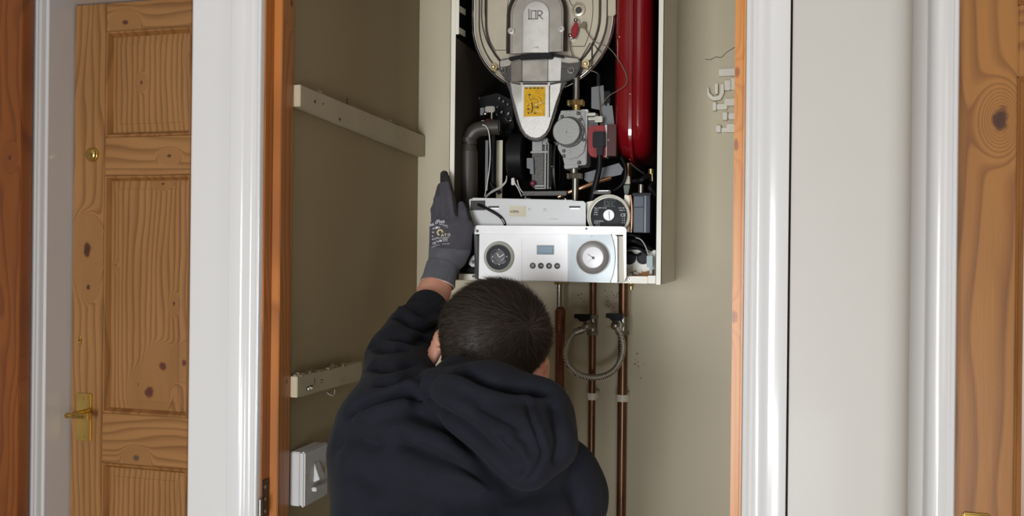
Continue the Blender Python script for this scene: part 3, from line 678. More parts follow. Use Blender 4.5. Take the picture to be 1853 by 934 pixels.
# sight port
sp_ = part(MB().lathe(P(1047, 18, YF_), (0, -1, 0), [(px(13, 1047, 18, YF_), 0), (px(12.5, 1047, 18, YF_), .005), (px(9, 1047, 18, YF_), .006), (px(8, 1047, 18, YF_), .002), (0, .002)], 32), 'sight_port', 'plate', bd)
part(MB().disc(1047, 18, YF_ - .003, 6, 0, .002), 'sight_glass', 'darkalloy', sp_)
# ignition electrode
eg = [(1040, 32), (1048, 34), (1050, 44), (1048, 58), (1042, 71), (1034, 74), (1029, 66), (1031, 48)]
ge = part(MB().pxprism(eg, YF_ - .005, YF_), 'electrode', 'steel', bd, bevel=.001)
part(MB().pxprism([(1041, 38), (1046, 42), (1047, 52), (1044, 62), (1038, 70), (1033, 66), (1033, 52)], YF_ - .011, YF_ - .004), 'gasket', 'redpl', ge, bevel=.0015)
part(MB().sphere(P(1042, 36, YF_ - .007), .004, 10), 'screw', 'chrome', ge); part(MB().sphere(P(1032, 64, YF_ - .007), .004, 10), 'screw', 'chrome', ge)
part(MB().rect(1046, 43, 1054, 48, YF_ - .012, YF_ - .004).rect(1053, 39, 1060, 50, YF_ - .012, YF_ - .007), 'electrode_tag', 'wireolive', ge, bevel=.0005)
wr = [(1058, 50, YF_ - .01), (1066, 64, YF_ - .014), (1078, 76, YF_ - .018), (1098, 84, YF_ - .022), (1112, 98, YF_ - .024), (1124, 116, YF_ - .022), (1134, 138, YF_ - .02), (1133, 152, YF_ - .02), (1120, 163, YF_ - .01), (1104, 172, YF_), (1092, 186, YF_), (1088, 200, 1.70), (1086, 232, 1.685)]
part(MB().tube([P(u, v, y) for u, v, y in wr], .0009, 8), 'electrode_wire', 'wireolive')
wr = [(1031, 74, YF_ - .008), (1033, 92, YF_ - .012), (1040, 108, YF_ - .014), (1052, 120, YF_ - .014), (1068, 127, YF_ - .010), (1080, 132, YF_ - .004), (1083, 138, YF_), (1084, 160, 1.70), (1086, 200, 1.69), (1090, 236, 1.68)]
part(MB().tube([P(u, v, y) for u, v, y in wr], .0010, 8), 'electrode_wire', 'wireolive')
part(MB().tube([P(1083, 134, YF_ - .002), P(1083, 155, YF_ - .002)], .0042, 12, 1), 'ignition_boot', 'black')
part(MB().pxprism([(1100, -40), (1114, -40), (1114, 25), (1110, 29), (1100, 29)], YD1 - .004, YD1 + .001), 'door_tab', 'plate', bd, bevel=.0008)
# ------------------------------------------------ arched cover
def arch(r, y, uc=971.5, vc=25, bl=97, br=93, n=20):
    c = P(uc, vc, y); rr = px(r, uc, vc, y)
    zl, zr = P(uc - r, bl, y).z, P(uc + r, br, y).z
    return [(c.x + rr, y, zr)] + [(c.x + rr * math.cos(a), y, c.z + rr * math.sin(a)) for a in [math.pi * i / n for i in range(n + 1)]] + [(c.x - rr, y, zl)]
YC = 1.655
part(MB().loft([arch(57, YF_ + .001), arch(54, YC + .012), arch(50.5, YC + .0075)][::-1]), 'cover_body', 'darkalloy')
cv = part(MB().loft([arch(50, YC + .010), arch(50, YC + .002), arch(48.5, YC), arch(46.5, YC), arch(45.5, YC + .0025)][::-1]), 'burner_cover', 'alloy')
def arch2(r, y): return arch(r, y, 969.5, 26, 95, 95)
part(MB().loft([arch2(26.5, YC + .0028), arch2(24, YC - .0012), arch2(22.5, YC - .0016)][::-1]), 'raised_pad', 'alloylite', cv)
for u, v in ((925, 56), (1015, 52)):
    b_ = part(MB().lathe(P(u, v, YC - .001), (0, -1, 0), [(px(6.2, u, v, YC), -.004), (px(6, u, v, YC), .002), (px(4, u, v, YC), .003), (px(3.4, u, v, YC), .001), (0, .001)], 24), 'cover_boss', 'alloylite', cv)
    h = MB().hexnut(P(u, v, YC - .001), (0, -1, 0), px(2.6, u, v, YC), .0022); part(h, 'screw', 'steel', cv)
# embossed maker's mark on the pad
lg = MB(); yl = YC - .0022
def stroke(mb, pts, w, Y, hgt=.0012):
    for (a, b) in zip(pts[:-1], pts[1:]):
        A, B = P(a[0], a[1], Y), P(b[0], b[1], Y); d = (B - A); L_ = d.length
        if L_ < 1e-6: continue
        d /= L_; nrm = Vector((-d.z, 0, d.x)); ww = px(w, a[0], a[1], Y) / 2
        A2, B2 = A - d * ww, B + d * ww
        mb.prism([A2 + nrm * ww, B2 + nrm * ww, B2 - nrm * ww, A2 - nrm * ww], (0, hgt, 0))
    return mb
stroke(lg, [(957, 17), (957, 34.2), (971.5, 34)], 2.2, yl); stroke(lg, [(961, 33), (961, 19.5), (969.5, 19.5), (969.5, 33)], 2, yl)
stroke(lg, [(973, 33.5), (973, 19.5), (979, 19.8), (981.5, 23), (979, 27), (975, 27.5), (981.5, 34)], 2, yl)
part(lg, 'embossed_mark', mat('shaded_mark_metal', (.20, .185, .16), .4, metal=.5), cv, bevel=.0003)
lt = MB(); add_text(lt, '4 WI', 970, 86, YC - .0022, 3.2, .0006); part(lt, 'embossed_digits', 'alloy', cv)
# ------------------------------------------------ manifold saddle and black clip
YM = 1.665
sd = [(903, 110), (906, 107), (922, 104), (940, 99), (1003, 97), (1022, 99), (1047, 104), (1050, 112), (1048, 126), (1040, 140), (1028, 146), (1018, 150), (923, 150), (914, 144), (905, 132), (902, 120)]
mf = part(MB().pxprism(sd, YM + .006, YM + .04), 'manifold', 'darkalloy', bevel=.002)
# three facets of the neck
def quad(mb, a): return mb.prism([P(u, v, y) for u, v, y in a], (0, .012, 0))
nk = MB(); quad(nk, [(925, 108, YM + .004), (944, 103, YM - .001), (944, 147, YM - .001), (925, 149, YM + .004)]); part(nk, 'neck_facet', 'alloy', mf, bevel=.0005)
nk = MB(); quad(nk, [(945, 103, YM - .002), (991, 102, YM - .002), (991, 147, YM - .002), (945, 147, YM - .002)]); part(nk, 'neck_facet', 'alloy', mf, bevel=.0005)
nk = MB(); quad(nk, [(992, 102, YM - .001), (1016, 104, YM + .004), (1014, 146, YM + .004), (992, 147, YM - .001)]); part(nk, 'neck_facet', 'alloylite', mf, bevel=.0005)
part(MB().pxprism([(905, 110), (925, 106), (925, 114), (922, 118), (905, 122)], YM + .0035, YM + .008), 'lug_top', 'alloy', mf, bevel=.001)
part(MB().pxprism([(1016, 103), (1046, 106), (1048, 112), (1030, 114), (1016, 112)], YM + .0035, YM + .008), 'lug_top', 'alloy', mf, bevel=.001)
for u, v in ((909, 127), (1033, 127)):
    part(MB().disc(u, v, YM + .001, 6.5, 0, .006), 'washer', 'steel', mf); part(MB().hexnut(P(u, v, YM + .001), (0, -1, 0), px(5, u, v, YM), .005), 'nut', 'darkalloy', mf)
    part(MB().sphere(P(u - 1, v - 3, YM - .004), .0018, 8), 'stud', 'chrome', mf)
part(MB().pxprism([(941, 98), (999, 95), (1000, 103), (998, 105.5), (941, 108), (938, 103)], YM - .012, YM + .004), 'clip', 'black', bevel=.0015)
part(MB().pxprism([(921, 103), (938, 100), (939, 106), (921, 109)], YM - .006, YM + .004).pxprism([(1001, 97), (1017, 100), (1020, 104.5), (1001, 102)], YM - .006, YM + .004), 'clip_ear', 'black', bevel=.0006)
# ------------------------------------------------ air intake tongue
def tongue(g, y, top=149):
    pts = [(923 - g, top), (926, 168), (933, 195), (939, 218), (944, 232), (951, 243), (960, 249), (969, 251), (978, 249), (987, 242), (993, 232), (999, 213), (1007, 185), (1014, 165), (1017 + g, top)]
    o = []
    for i, (u, v) in enumerate(pts):
        dx, dy = u - 970, v - 195; L_ = math.hypot(dx, dy); o.append(P(u + dx / L_ * g * 1.0, v + (dy / L_ * g if v > 150 else 0), y))
    return o
YT = 1.650
tb = part(MB().loft([tongue(5, YT + .035), tongue(6, YT + .012), tongue(4, YT + .006)][::-1]), 'air_duct', 'darkalloy')
tg = part(MB().loft([tongue(0, YT + .007), tongue(0, YT + .001), tongue(-1.6, YT - .0012)][::-1]), 'duct_lid', 'alloylite', tb)
part(MB().pxprism([(925, 149), (942, 150), (942, 154), (926, 151)], YT - .0014, YT).pxprism([(946, 149.5), (991, 149.5), (991, 155), (946, 155)], YT - .0016, YT).pxprism([(995, 150), (1016, 148), (1016, 150), (995, 154)], YT - .0014, YT), 'recess', 'groove', tb)
fr = MB(); rect4 = [(944.5, 156), (947.5, 156), (947.5, 214), (944.5, 212)]
fr.pxprism(rect4, YT - .0028, YT).pxprism([(989, 156), (992, 156), (992, 212), (989, 214)], YT - .0028, YT).pxprism([(944.5, 153.5), (992, 153.5), (992, 156), (944.5, 156)], YT - .0028, YT)
part(fr, 'lid_rib', 'alloylite', tb, bevel=.0004)
part(MB().pxprism([(993.5, 155), (995.5, 155), (995, 212), (993.5, 212)], YT - .0014, YT), 'lid_slot', 'groove', tb)
yw = part(MB().rect(948.5, 157.5, 986.5, 210.5, YT - .0020, YT - .001), 'warning_label', 'yellow', tb)
ink = MB(); yi = YT - .0023
for k in range(5): ink.rect(950 + k * 7.2, 158.5, 955 + k * 7.2, 160.5, yi, yi + .0002)
for (a, b, c_, d_) in ((956, 170, 960, 173), (954, 196, 958, 199), (955, 203, 958, 206), (966, 204, 970, 206), (972, 193, 975, 196)): ink.rect(a, b, c_, d_, yi, yi + .0002)
stroke(ink, [(957, 175), (960, 182), (965, 178), (972, 180), (974, 188), (970, 196), (967, 192)], .8, yi, .0002); stroke(ink, [(973, 174), (978, 178), (980, 184), (984, 186)], .7, yi, .0002)
stroke(ink, [(962, 186), (964, 195), (962, 203)], 2.2, yi, .0002); stroke(ink, [(954, 193), (957, 190), (957, 187)], .9, yi, .0002)
part(ink, 'label_print', 'ink', tb)
wk = MB(); stroke(wk, [(968, 190), (975, 187.5), (984, 184)], 1.4, yi, .0002); stroke(wk, [(969, 198), (972, 203), (978, 199), (981, 204)], .8, yi, .0002); part(wk, 'label_gloss_print', mat('pale_label_ink', (.8, .62, .25), .4), tb)
# ------------------------------------------------ fan
YN = 1.72
fc = P(935, 282, YN)
dr = MB(); rr = px(44, 935, 282, YN); xa, xb = P(917, 282, YN).x, P(948, 282, YN).x
dr.lathe((xa, YN + rr * .6, fc.z), (1, 0, 0), [(rr * .86, 0), (rr, .004), (rr, xb - xa - .003), (rr * .9, xb - xa)], 40); fan = part(dr, 'fan_motor', 'black')
hs = MB(); xa2, xb2 = P(950, 298, YN).x, P(984, 298, YN).x; r2_ = px(52, 970, 298, YN)
cz = P(968, 300, YN).z
hs.lathe((xb2 - .012, YN + .03, cz), (1, 0, 0), [(r2_ * .8, 0), (r2_ * .86, .005), (r2_ * .86, .024), (r2_ * .75, .034), (r2_ * .4, .036)], 40); vol = part(hs, 'fan_volute', 'black')
sb = MB().rect(962, 262, 986, 340, YN - .035, YN + .03); fb = part(sb, 'fan_housing', 'darkalloy', bevel=.003)
part(MB().rect(963, 252, 981, 276, YN - .04, YN - .03).rect(982, 250, 991, 262, YN - .036, YN - .02), 'housing_block', 'zinc', fb, bevel=.001)
rb = MB()
for u0, u1 in ((985.5, 988), (990.5, 992.5)): rb.rect(u0, 258, u1, 342, YN - .042, YN - .01)
rb.rect(960, 273.5, 991, 277, YN - .044, YN - .03); part(rb, 'housing_rib', 'zinc', fb, bevel=.0006)
part(MB().pxprism([(953, 286), (965, 286), (966, 315), (959, 315), (959, 306), (953, 304)], YN - .044, YN - .040), 'mount_tab', 'greysheet', fb, bevel=.0006)
part(MB().rect(968, 335, 985, 338, YN - .044, YN - .03).rect(968, 340, 986, 342, YN - .044, YN - .03), 'foot_rib', 'zinc', fb, bevel=.0004)
part(MB().sphere(P(964, 332, YN - .045), px(5, 964, 332, YN), 12), 'rubber_cap', 'maroonball')
for u, v in ((999, 301), (996, 340), (990, 274), (990, 261), (1004, 258)): part(MB().sphere(P(u, v, YN - .03), px(1.6, u, v, YN), 6), 'housing_screw', 'chrome', fb)
vr = MB(); cvx = P(1003, 300, YN)
for r_ in (46, 39): vr.tube([(cvx.x - .0 + (r_ - 39) * .0004, YN + .012 - px(r_, 1003, 300, YN) * .55 * math.cos(a), cvx.z + px(r_, 1003, 300, YN) * math.sin(a)) for a in [2 * math.pi * i / 40 for i in range(40)]], .0018, 8, 1, closed=True)
part(vr, 'volute_rib', 'darkalloy', vol)
# flat black foot with rails at the bottom
part(MB().rect(945, 346, 1025, 354, 1.68, 1.70), 'fan_bracket', 'darkalloy', bevel=.001)
# ------------------------------------------------ gas valve
YG = 1.672
gb = part(MB().pxprism([(1014, 200), (1048, 199), (1060, 200), (1061, 298), (1022, 302), (1015, 270)], YG, YG + .05), 'gas_valve', 'zinc', bevel=.0015)
part(MB().pxprism([(1013, 206), (1018, 200), (1030, 202), (1042, 200), (1052, 210), (1057, 225), (1060, 255), (1056, 275), (1046, 284), (1030, 288), (1018, 284), (1010, 270), (1006, 245), (1008, 222)], YG - .006, YG), 'valve_flange', 'zinc', gb, bevel=.001)
part(MB().lathe(P(1030, 239, YG - .006), (0, -1, 0), [(px(28, 1030, 239, YG), 0), (px(27.5, 1030, 239, YG), .004), (px(26, 1030, 239, YG), .004)], 48), 'cap_seat', 'darkalloy', gb)
part(MB().lathe(P(1027, 239, YG - .009), (0, -1, 0), [(px(25.6, 1027, 239, YG), 0), (px(25.4, 1027, 239, YG), .010), (px(23.5, 1027, 239, YG), .0125), (0, .0125)], 56), 'valve_cap', 'zinc', gb)
part(MB().tube([P(1025.5, 239, YG - .0218) + Vector((.0012 * math.cos(a), 0, .003 * math.sin(a))) for a in [2 * math.pi * i / 10 for i in range(10)]], .0003, 6, 1, closed=True), 'cap_mark', 'steel', gb)
for u, v in ((1046, 205), (1017, 211), (1056, 253), (1008, 260), (1020, 273), (1020, 282), (1047, 294), (1050, 216)):
    part(MB().disc(u, v, YG - .008, 3.2, 0, .004), 'valve_screw_collar', 'darkalloy', gb); part(MB().sphere(P(u, v, YG - .008), px(2.2, u, v, YG), 8), 'valve_screw', 'steel', gb)
for u, v in ((1029, 204), (1030, 275)): part(MB().disc(u, v, YG - .007, 3.2, 0, .003), 'valve_plug', 'zinc', gb)
part(MB().rect(1051, 198, 1064, 204, YG + .004, YG + .05).rect(1052, 204, 1062, 297, YG + .003, YG + .05), 'valve_side', 'sheet', gb, bevel=.0008)
part(MB().pxprism([(1020, 299), (1046, 298), (1046, 303), (1022, 306)], YG - .004, YG + .03), 'valve_foot', 'zinc', gb, bevel=.0008)
def nut_px(u, v, rw, h, Y, m, nm, par=gb, lobes=True):
    c = P(u, v, Y); r = px(rw, u, v, Y); hh = px(h, u, v, Y)
    b_ = MB(); b_.hexnut((c.x, c.y + .0, c.z - hh / 2), (0, 0, 1), r, hh)
    if lobes:
        for a in range(6): b_.cyl((c.x + r * .98 * math.cos(a * math.pi / 3 + .5), c.y + r * .98 * math.sin(a * math.pi / 3 + .5), c.z - hh / 2), (c.x + r * .98 * math.cos(a * math.pi / 3 + .5), c.y + r * .98 * math.sin(a * math.pi / 3 + .5), c.z + hh / 2), r * .16, n=8)
    return part(b_, nm, m, par, bevel=.0006)
YV = YG + .018
nut_px(1042, 187, 15, 10, YV, 'brass', 'union_nut'); nut_px(1040, 319, 13.5, 10, YV, 'steel', 'union_nut')
def vpipe(u, v0, v1, r_, Y, m, nm='pipe', par=None):
    a, b = P(u, v0, Y), P(u, v1, Y); x = (a.x + b.x) / 2; return part(MB().cyl((x, Y, a.z), (x, Y, b.z), px(r_, u, v0, Y)), nm, m, par)
vpipe(1043, 120, 184, 6.5, YV, 'steel'); vpipe(1043, 190, 202, 7.5, YV, 'brass', 'pipe_collar'); vpipe(1039, 303, 316, 7.5, YV, 'steel', 'pipe_collar'); vpipe(1041, 322, 375, 6.2, YV, 'steel')
# coil and plug
part(MB().rect(1062, 204, 1078, 209, YG + .006, YG + .02).rect(1064, 212, 1086, 217, YG, YG + .012).rect(1076, 210, 1090, 221, YG - .004, YG + .01), 'solenoid', 'steel', gb, bevel=.001)
part(MB().rect(1062, 206, 1082, 236, YG + .012, YG + .04), 'solenoid_frame', 'darkalloy', gb, bevel=.001)
cl = part(MB().pxprism([(1066, 228), (1094, 226), (1096, 240), (1096, 284), (1070, 284), (1064, 276), (1063, 236)], YG - .002, YG + .03), 'coil', 'redpl', gb, bevel=.002)
part(MB().pxprism([(1068, 236), (1076, 232), (1076, 280), (1069, 276)], YG - .004, YG), 'coil_rib', 'redpl', cl, bevel=.001)
pg = part(MB().rect(1072, 238, 1094, 266, YG - .016, YG), 'plug', 'black', gb, bevel=.0015)
part(MB().rect(1079, 264, 1091, 281, YG - .014, YG - .004), 'plug_neck', 'black', pg, bevel=.001)
mp_ = part(MB().rect(1097, 225, 1115, 282, YG + .004, YG + .03), 'board_housing', 'maroon', gb, bevel=.001)
part(MB().rect(1094, 226, 1098, 284, YG + .002, YG + .03), 'board_frame', 'sheet', gb, bevel=.0006)
part(MB().disc(1101, 253, YG + .003, 2.4, -.001, .001), 'screw', 'chrome', mp_)
part(MB().tube([P(1085, 280, YG - .009), P(1085, 300, YG - .006), P(1080, 325, YG), P(1074, 350, YG + .004), P(1068, 375, YG + .01)], lambda t: .0052 + .001 * t, 12), 'cable', 'black')
part(MB().tube([P(1124, 285, YG + .02), P(1131, 300, YG + .015), P(1132, 315, YG + .015), P(1126, 333, YG + .018), P(1110, 345, YG + .022), P(1090, 350, YG + .03)], .003, 10), 'cable', 'black')
part(MB().pxprism([(1070, 158), (1092, 154), (1094, 190), (1090, 200), (1070, 196)], YG + .03, YG + .033), 'bracket', 'greysheet', bevel=.0005)
part(MB().pxprism([(1086, 190), (1094, 190), (1098, 192), (1099, 187), (1102, 187), (1103, 191), (1108, 191), (1112, 228), (1088, 226)], YG + .026, YG + .029), 'bracket', 'greysheet', bevel=.0005)
part(MB().rect(1092, 165, 1104, 190, YG + .03, YG + .05), 'bracket_block', 'black', bevel=.001)
part(MB().pxprism([(1058, 313), (1120, 295), (1128, 306), (1124, 316), (1078, 326), (1066, 331), (1057, 325)], YG + .045, YG + .048), 'angled_bracket', 'greysheet', bevel=.0006)
part(MB().tube([P(1010, 357, 1.70), P(1030, 348, 1.70), P(1052, 340, 1.70), P(1080, 330, 1.71), P(1105, 322, 1.72)], .0042, 12, 4), 'copper_feed', 'copperbright')
# ------------------------------------------------ red expansion vessel (edge on)
vx0, vx1, vxm = P(1110, 150, 1.70).x, P(1181, 150, 1.70).x, P(1143, 150, 1.69).x
vzb = P(1150, 288, 1.70).z
def vring(x, g):
    y0, y1, z0, z1 = 1.675 + g, YK - .012 - g, vzb + g, bzt - .01 - g; r = .06; n = 9; o = []
    for cy, cz_, a0 in ((y1 - r, z1 - r, 0), (y0 + r, z1 - r, 90), (y0 + r, z0 + r, 180), (y1 - r, z0 + r, 270)):
        for i in range(n): a = R(a0 + 90 * i / (n - 1)); o.append((x, cy + r * math.cos(a), cz_ + r * math.sin(a)))
    return o
prof = [(vx0, .060), (vx0 + .0005, .040), (vx0 + .004, .024), (vx0 + .010, .013), (vx0 + .018, .007), (vxm - .006, .004), (vxm - .004, .003)]
prof += [(vxm - .004, -.0035), (vxm - .003, -.0045), (vxm + .003, -.0045), (vxm + .004, -.0035)]
prof += [(vxm + .004, .003), (vxm + .009, .005), (vxm + .013, .0035), (vx1 - .018, .006), (vx1 - .009, .013), (vx1 - .003, .024), (vx1 - .0005, .04), (vx1, .06)]
vessel = part(MB().loft([vring(x, g) for x, g in prof]), 'expansion_vessel', 'red')
part(MB().tube([(vxm, 1.672, vzb + .12), (vxm, 1.672, 2.03)], .0028, 10, 1), 'vessel_seam', 'red', vessel)
part(MB().sphere(P(1121, 67, 1.690), px(5.6, 1121, 67, 1.68), 10), 'valve_button', 'red', vessel)
part(MB().tube([P(1140, 295, 1.69), P(1152, 305, 1.69), P(1170, 318, 1.70), P(1182, 330, 1.71)], .0018, 8), 'vessel_strap', 'darkalloy')
part(MB().cyl(P(1178, 306, 1.69), P(1178, 315, 1.69), .005).cyl(P(1180, 315, 1.69), P(1181, 335, 1.69), .0018), 'bleed_valve', 'brass')
part(MB().tube([P(1148, 328, 1.70), P(1160, 326, 1.68), P(1172, 318, 1.69), P(1182, 322, 1.70)], .005, 10), 'hose', 'black')
part(MB().tube([P(1184, 330, 1.69), P(1176, 340, 1.67), P(1186, 352, 1.68)], .0045, 10), 'hose', 'black')
part(MB().cyl(P(1160, 334, 1.675), P(1160, 352, 1.675), .0052).cyl(P(1160, 345, 1.675), P(1160, 348, 1.675), .0062), 'sensor', 'steel')
part(MB().cyl(P(1137, 296, 1.80), P(1137, 420, 1.80), .009), 'copper_tail', 'copper')
part(MB().pxprism([(1128, 320), (1139, 318), (1140, 333), (1127, 333)], 1.70, 1.72), 'connector_block', 'tape', bevel=.001)
part(MB().pxprism([(1128, 335), (1140, 335), (1137, 352), (1130, 352)], 1.69, 1.71), 'green_plug', 'green', bevel=.001)
# ------------------------------------------------ left side internals
def soft(uv, Y, r, m, nm, n=14, **k): return part(MB().tube([P(u, v, Y) for u, v in uv], r, n), nm, m, **k)
YQ_ = 1.72
gp = soft([(847, 400), (848, 330), (848, 275)], YQ_, .0195, 'greypipe', 'flue_pipe', 24)
soft([(850, 262), (851, 248), (862, 236), (884, 231), (905, 230)], YQ_, .0155, 'greypipe', 'flue_elbow', 20)
part(MB().cyl(P(847, 258, YQ_), P(848, 250, YQ_), .0175), 'pipe_collar', 'greypipe'); part(MB().cyl(P(847, 275, YQ_), P(848, 262, YQ_), .0195, .0165, 24), 'pipe_collar', 'greypipe')
br = part(MB().rect(877, 192, 895, 203, 1.72, 1.74), 'sensor_cap', 'steel', bevel=.002); vpipe(890, 200, 222, 3, 1.735, 'steel', 'sensor_stem')
part(MB().sphere(P(878, 206, 1.72), .0045, 8), 'sensor_screw', 'chrome')
part(MB().rect(869, 195, 876, 208, 1.735, 1.74), 'sensor_tab', 'greysheet')
part(MB().sphere(P(885, 226, 1.72), px(10.5, 885, 226, 1.72), 12, (1, 1, 1.1)), 'red_cap', 'maroon')
part(MB().rect(871, 218, 877, 230, 1.715, 1.718), 'strip', 'sheet'); s2 = part(MB().rect(898, 219, 904, 238, 1.715, 1.718), 'strip', 'sheet')
for v in (223, 234): part(MB().disc(901, v, 1.715, 1.3, -.0005, .001, 10), 'rivet', 'ink', s2)
soft([(873, 226), (880, 229), (885, 242), (887, 270), (886, 300), (882, 330), (877, 356)], 1.70, .0011, 'wirewhite', 'wire')
soft([(884, 232), (886, 262), (888, 290)], 1.705, .0008, 'wireolive', 'wire')
part(MB().rect(878, 254, 883, 345, 1.74, 1.743), 'strip', 'greysheet')
part(MB().rect(898, 254, 909, 360, 1.75, 1.753), 'liner_strip', 'tape')
vpipe(892, 238, 350, 4.6, 1.725, 'black', 'hose', None)
soft([(888, 330), (892, 340), (899, 344), (905, 350)], 1.72, .004, 'black', 'hose')
for off in (0, 2.5):
    soft([(917, 318 + off), (915, 328 + off), (905, 338 + off), (890, 346 + off), (878, 356 + off)], 1.695, .0011, 'wiregrey', 'wire')
soft([(929, 322), (932, 332), (938, 342), (944, 356)], 1.695, .0012, 'wirewhite', 'wire'); soft([(936, 326), (940, 340), (952, 356)], 1.70, .0011, 'wirewhite', 'wire')
part(MB().rect(925, 322, 931, 335, 1.698, 1.705), 'wire_socket', 'wirewhite', bevel=.001)
soft([(955, 352), (950, 358), (960, 360)], 1.70, .0011, 'wirewhite', 'wire')
# black wiring cluster with bright terminals
part(MB().pxprism([(866, 176), (900, 168), (925, 180), (930, 230), (922, 245), (905, 236), (898, 205), (868, 192)], 1.80, 1.83), 'wiring_cover', 'black', bevel=.002)
for u, v, s_ in ((868, 178, 2), (904, 178, 2.2), (911, 184, 2), (919, 189, 1.6), (900, 194, 1.5), (908, 203, 2.4), (920, 206, 2.6), (899, 208, 1.6)): part(MB().obox(P(u, v, 1.79), [(1, 0, 0), (0, 1, 0), (.3, 0, 1)], (px(s_ * .7, u, v, 1.79), .002, px(s_, u, v, 1.79))), 'terminal', 'chrome')
part(MB().tube([P(914, 214, 1.785), P(918, 219, 1.785), P(924, 218, 1.785), P(924, 212, 1.785)], .0014, 8), 'terminal_loop', 'steel')
rbz = MB()
for k in range(4): rbz.tube([P(905 + k * 5, 232, 1.77), P(908 + k * 5, 238, 1.765), P(906 + k * 5, 246, 1.77)], .0018, 8)
part(rbz, 'bellows', 'black')
# ------------------------------------------------ pump
YU = 1.640
pc = (1101, 391); pr = px(39.5, *pc, YU)
pm = part(MB().lathe(P(*pc, YU), (0, 1, 0), [(pr * .86, -.0005), (pr * .93, -.004), (pr * .985, -.003), (pr, .004), (pr, .03), (pr * .9, .05)], 56), 'pump', 'cream')
part(MB().disc(pc[0] + 1, pc[1] + 1, YU - .0015, 34, 0, .004, 48), 'pump_label', 'dial', pm)
part(MB().lathe(P(1102, 389.5, YU - .001), (0, -1, 0), [(px(11.6, 1102, 390, YU), 0), (px(11.4, 1102, 390, YU), .003), (px(10.5, 1102, 390, YU), .003)], 32), 'knob_collar', 'ink', pm)
part(MB().lathe(P(1102, 389.5, YU - .003), (0, -1, 0), [(px(10.2, 1102, 390, YU), 0), (px(10, 1102, 390, YU), .003), (px(9.2, 1102, 390, YU), .0038)], 32), 'pump_knob', 'panel', pm)
kt = MB(); stroke(kt, [(1102, 383), (1103, 397)], 1.1, YU - .0072, .0004); part(kt, 'knob_slot', 'ink', pm)
pt_ = MB(); yp = YU - .0019
for uo, r0 in ((0, 0),):
    for seq in ([(1093.5, 362), (1093.5, 371.5), (1101.5, 371.5)], [(1095.5, 370), (1095.5, 364), (1100, 364), (1100, 370)], [(1102.5, 371.5), (1102.5, 364), (1107, 364), (1109.5, 366), (1107, 368), (1105, 368.5), (1110, 372)], [(1092, 373.5), (1113, 373.8)], [(1094, 360.5), (1113, 360.8), (1112, 365)]): stroke(pt_, seq, .55, yp, .0003)
part(pt_, 'pump_mark', mat('grey_print', (.22, .22, .22), .6), pm)
pt2 = MB()
for txt, u, v, h, al in (('Type UPR 15-60', 1075, 376.5, 2.4, 'LEFT'), ('130 C', 1075, 380.5, 2.4, 'LEFT'), ('230V', 1075, 384.5, 2.4, 'LEFT'), ('IP 44', 1075, 388.5, 2.4, 'LEFT'), ('CONTROL', 1075, 400.5, 2.6, 'LEFT'), ('PUMP 3', 1075, 404, 2.4, 'LEFT'), ('0.4 A', 1078, 407.5, 2.4, 'LEFT'),
                         ('1101-20', 1130, 376.5, 2.4, 'RIGHT'), ('made in', 1131, 380.5, 2.4, 'RIGHT'), ('1  A', 1131, 395.5, 2.4, 'RIGHT'), ('2  B', 1131, 399.5, 2.4, 'RIGHT'), ('3  C', 1131, 403.5, 2.4, 'RIGHT')): add_text(pt2, txt, u, v, yp, h, .0002, align=al)
add_text(pt2, 'CE', 1127.5, 389.5, yp, 5.6, .0002)
part(pt2, 'pump_print', M['print_white'], pm)
part(MB().pxprism([(1060, 366), (1078, 362), (1070, 376), (1062, 386)], YU + .006, YU + .02), 'pump_flange', 'cream', pm, bevel=.001)
part(MB().pxprism([(1130, 352), (1140, 354), (1139, 420), (1128, 420)], YU + .02, YU + .03), 'pump_flange', 'cream', pm, bevel=.001)
part(MB().tube([P(1141, 353, YU + .012), P(1143.5, 375, YU + .012), P(1143.5, 400, YU + .012), P(1142, 421, YU + .012)], .0022, 10, 3), 'copper_edge', 'copperbright')
cb = part(MB().rect(1146, 353, 1176, 421, YU + .014, YU + .06), 'capacitor_box', 'blugrey', bevel=.001)
part(MB().rect(1147, 356, 1164, 374, YU + .0125, YU + .016).rect(1147, 376, 1164, 420, YU + .0125, YU + .016), 'box_face', mat('slate_face', (.12, .135, .16), .5, var=.04, spec=.2), cb, bevel=.0006)
part(MB().rect(1166, 354, 1169, 421, YU + .012, YU + .018), 'box_rib', mat('slate_rib', (.10, .12, .15), .35), cb, bevel=.0006)
part(MB().rect(1144, 349, 1178, 354, YU + .012, YU + .06), 'box_lid', 'black', cb, bevel=.001)
part(MB().rect(1072, 344, 1105, 351, YU + .03, YU + .05), 'pump_head', 'darkalloy', bevel=.001); part(MB().rect(1082, 344.5, 1101, 346, YU + .028, YU + .031), 'head_line', 'chrome')
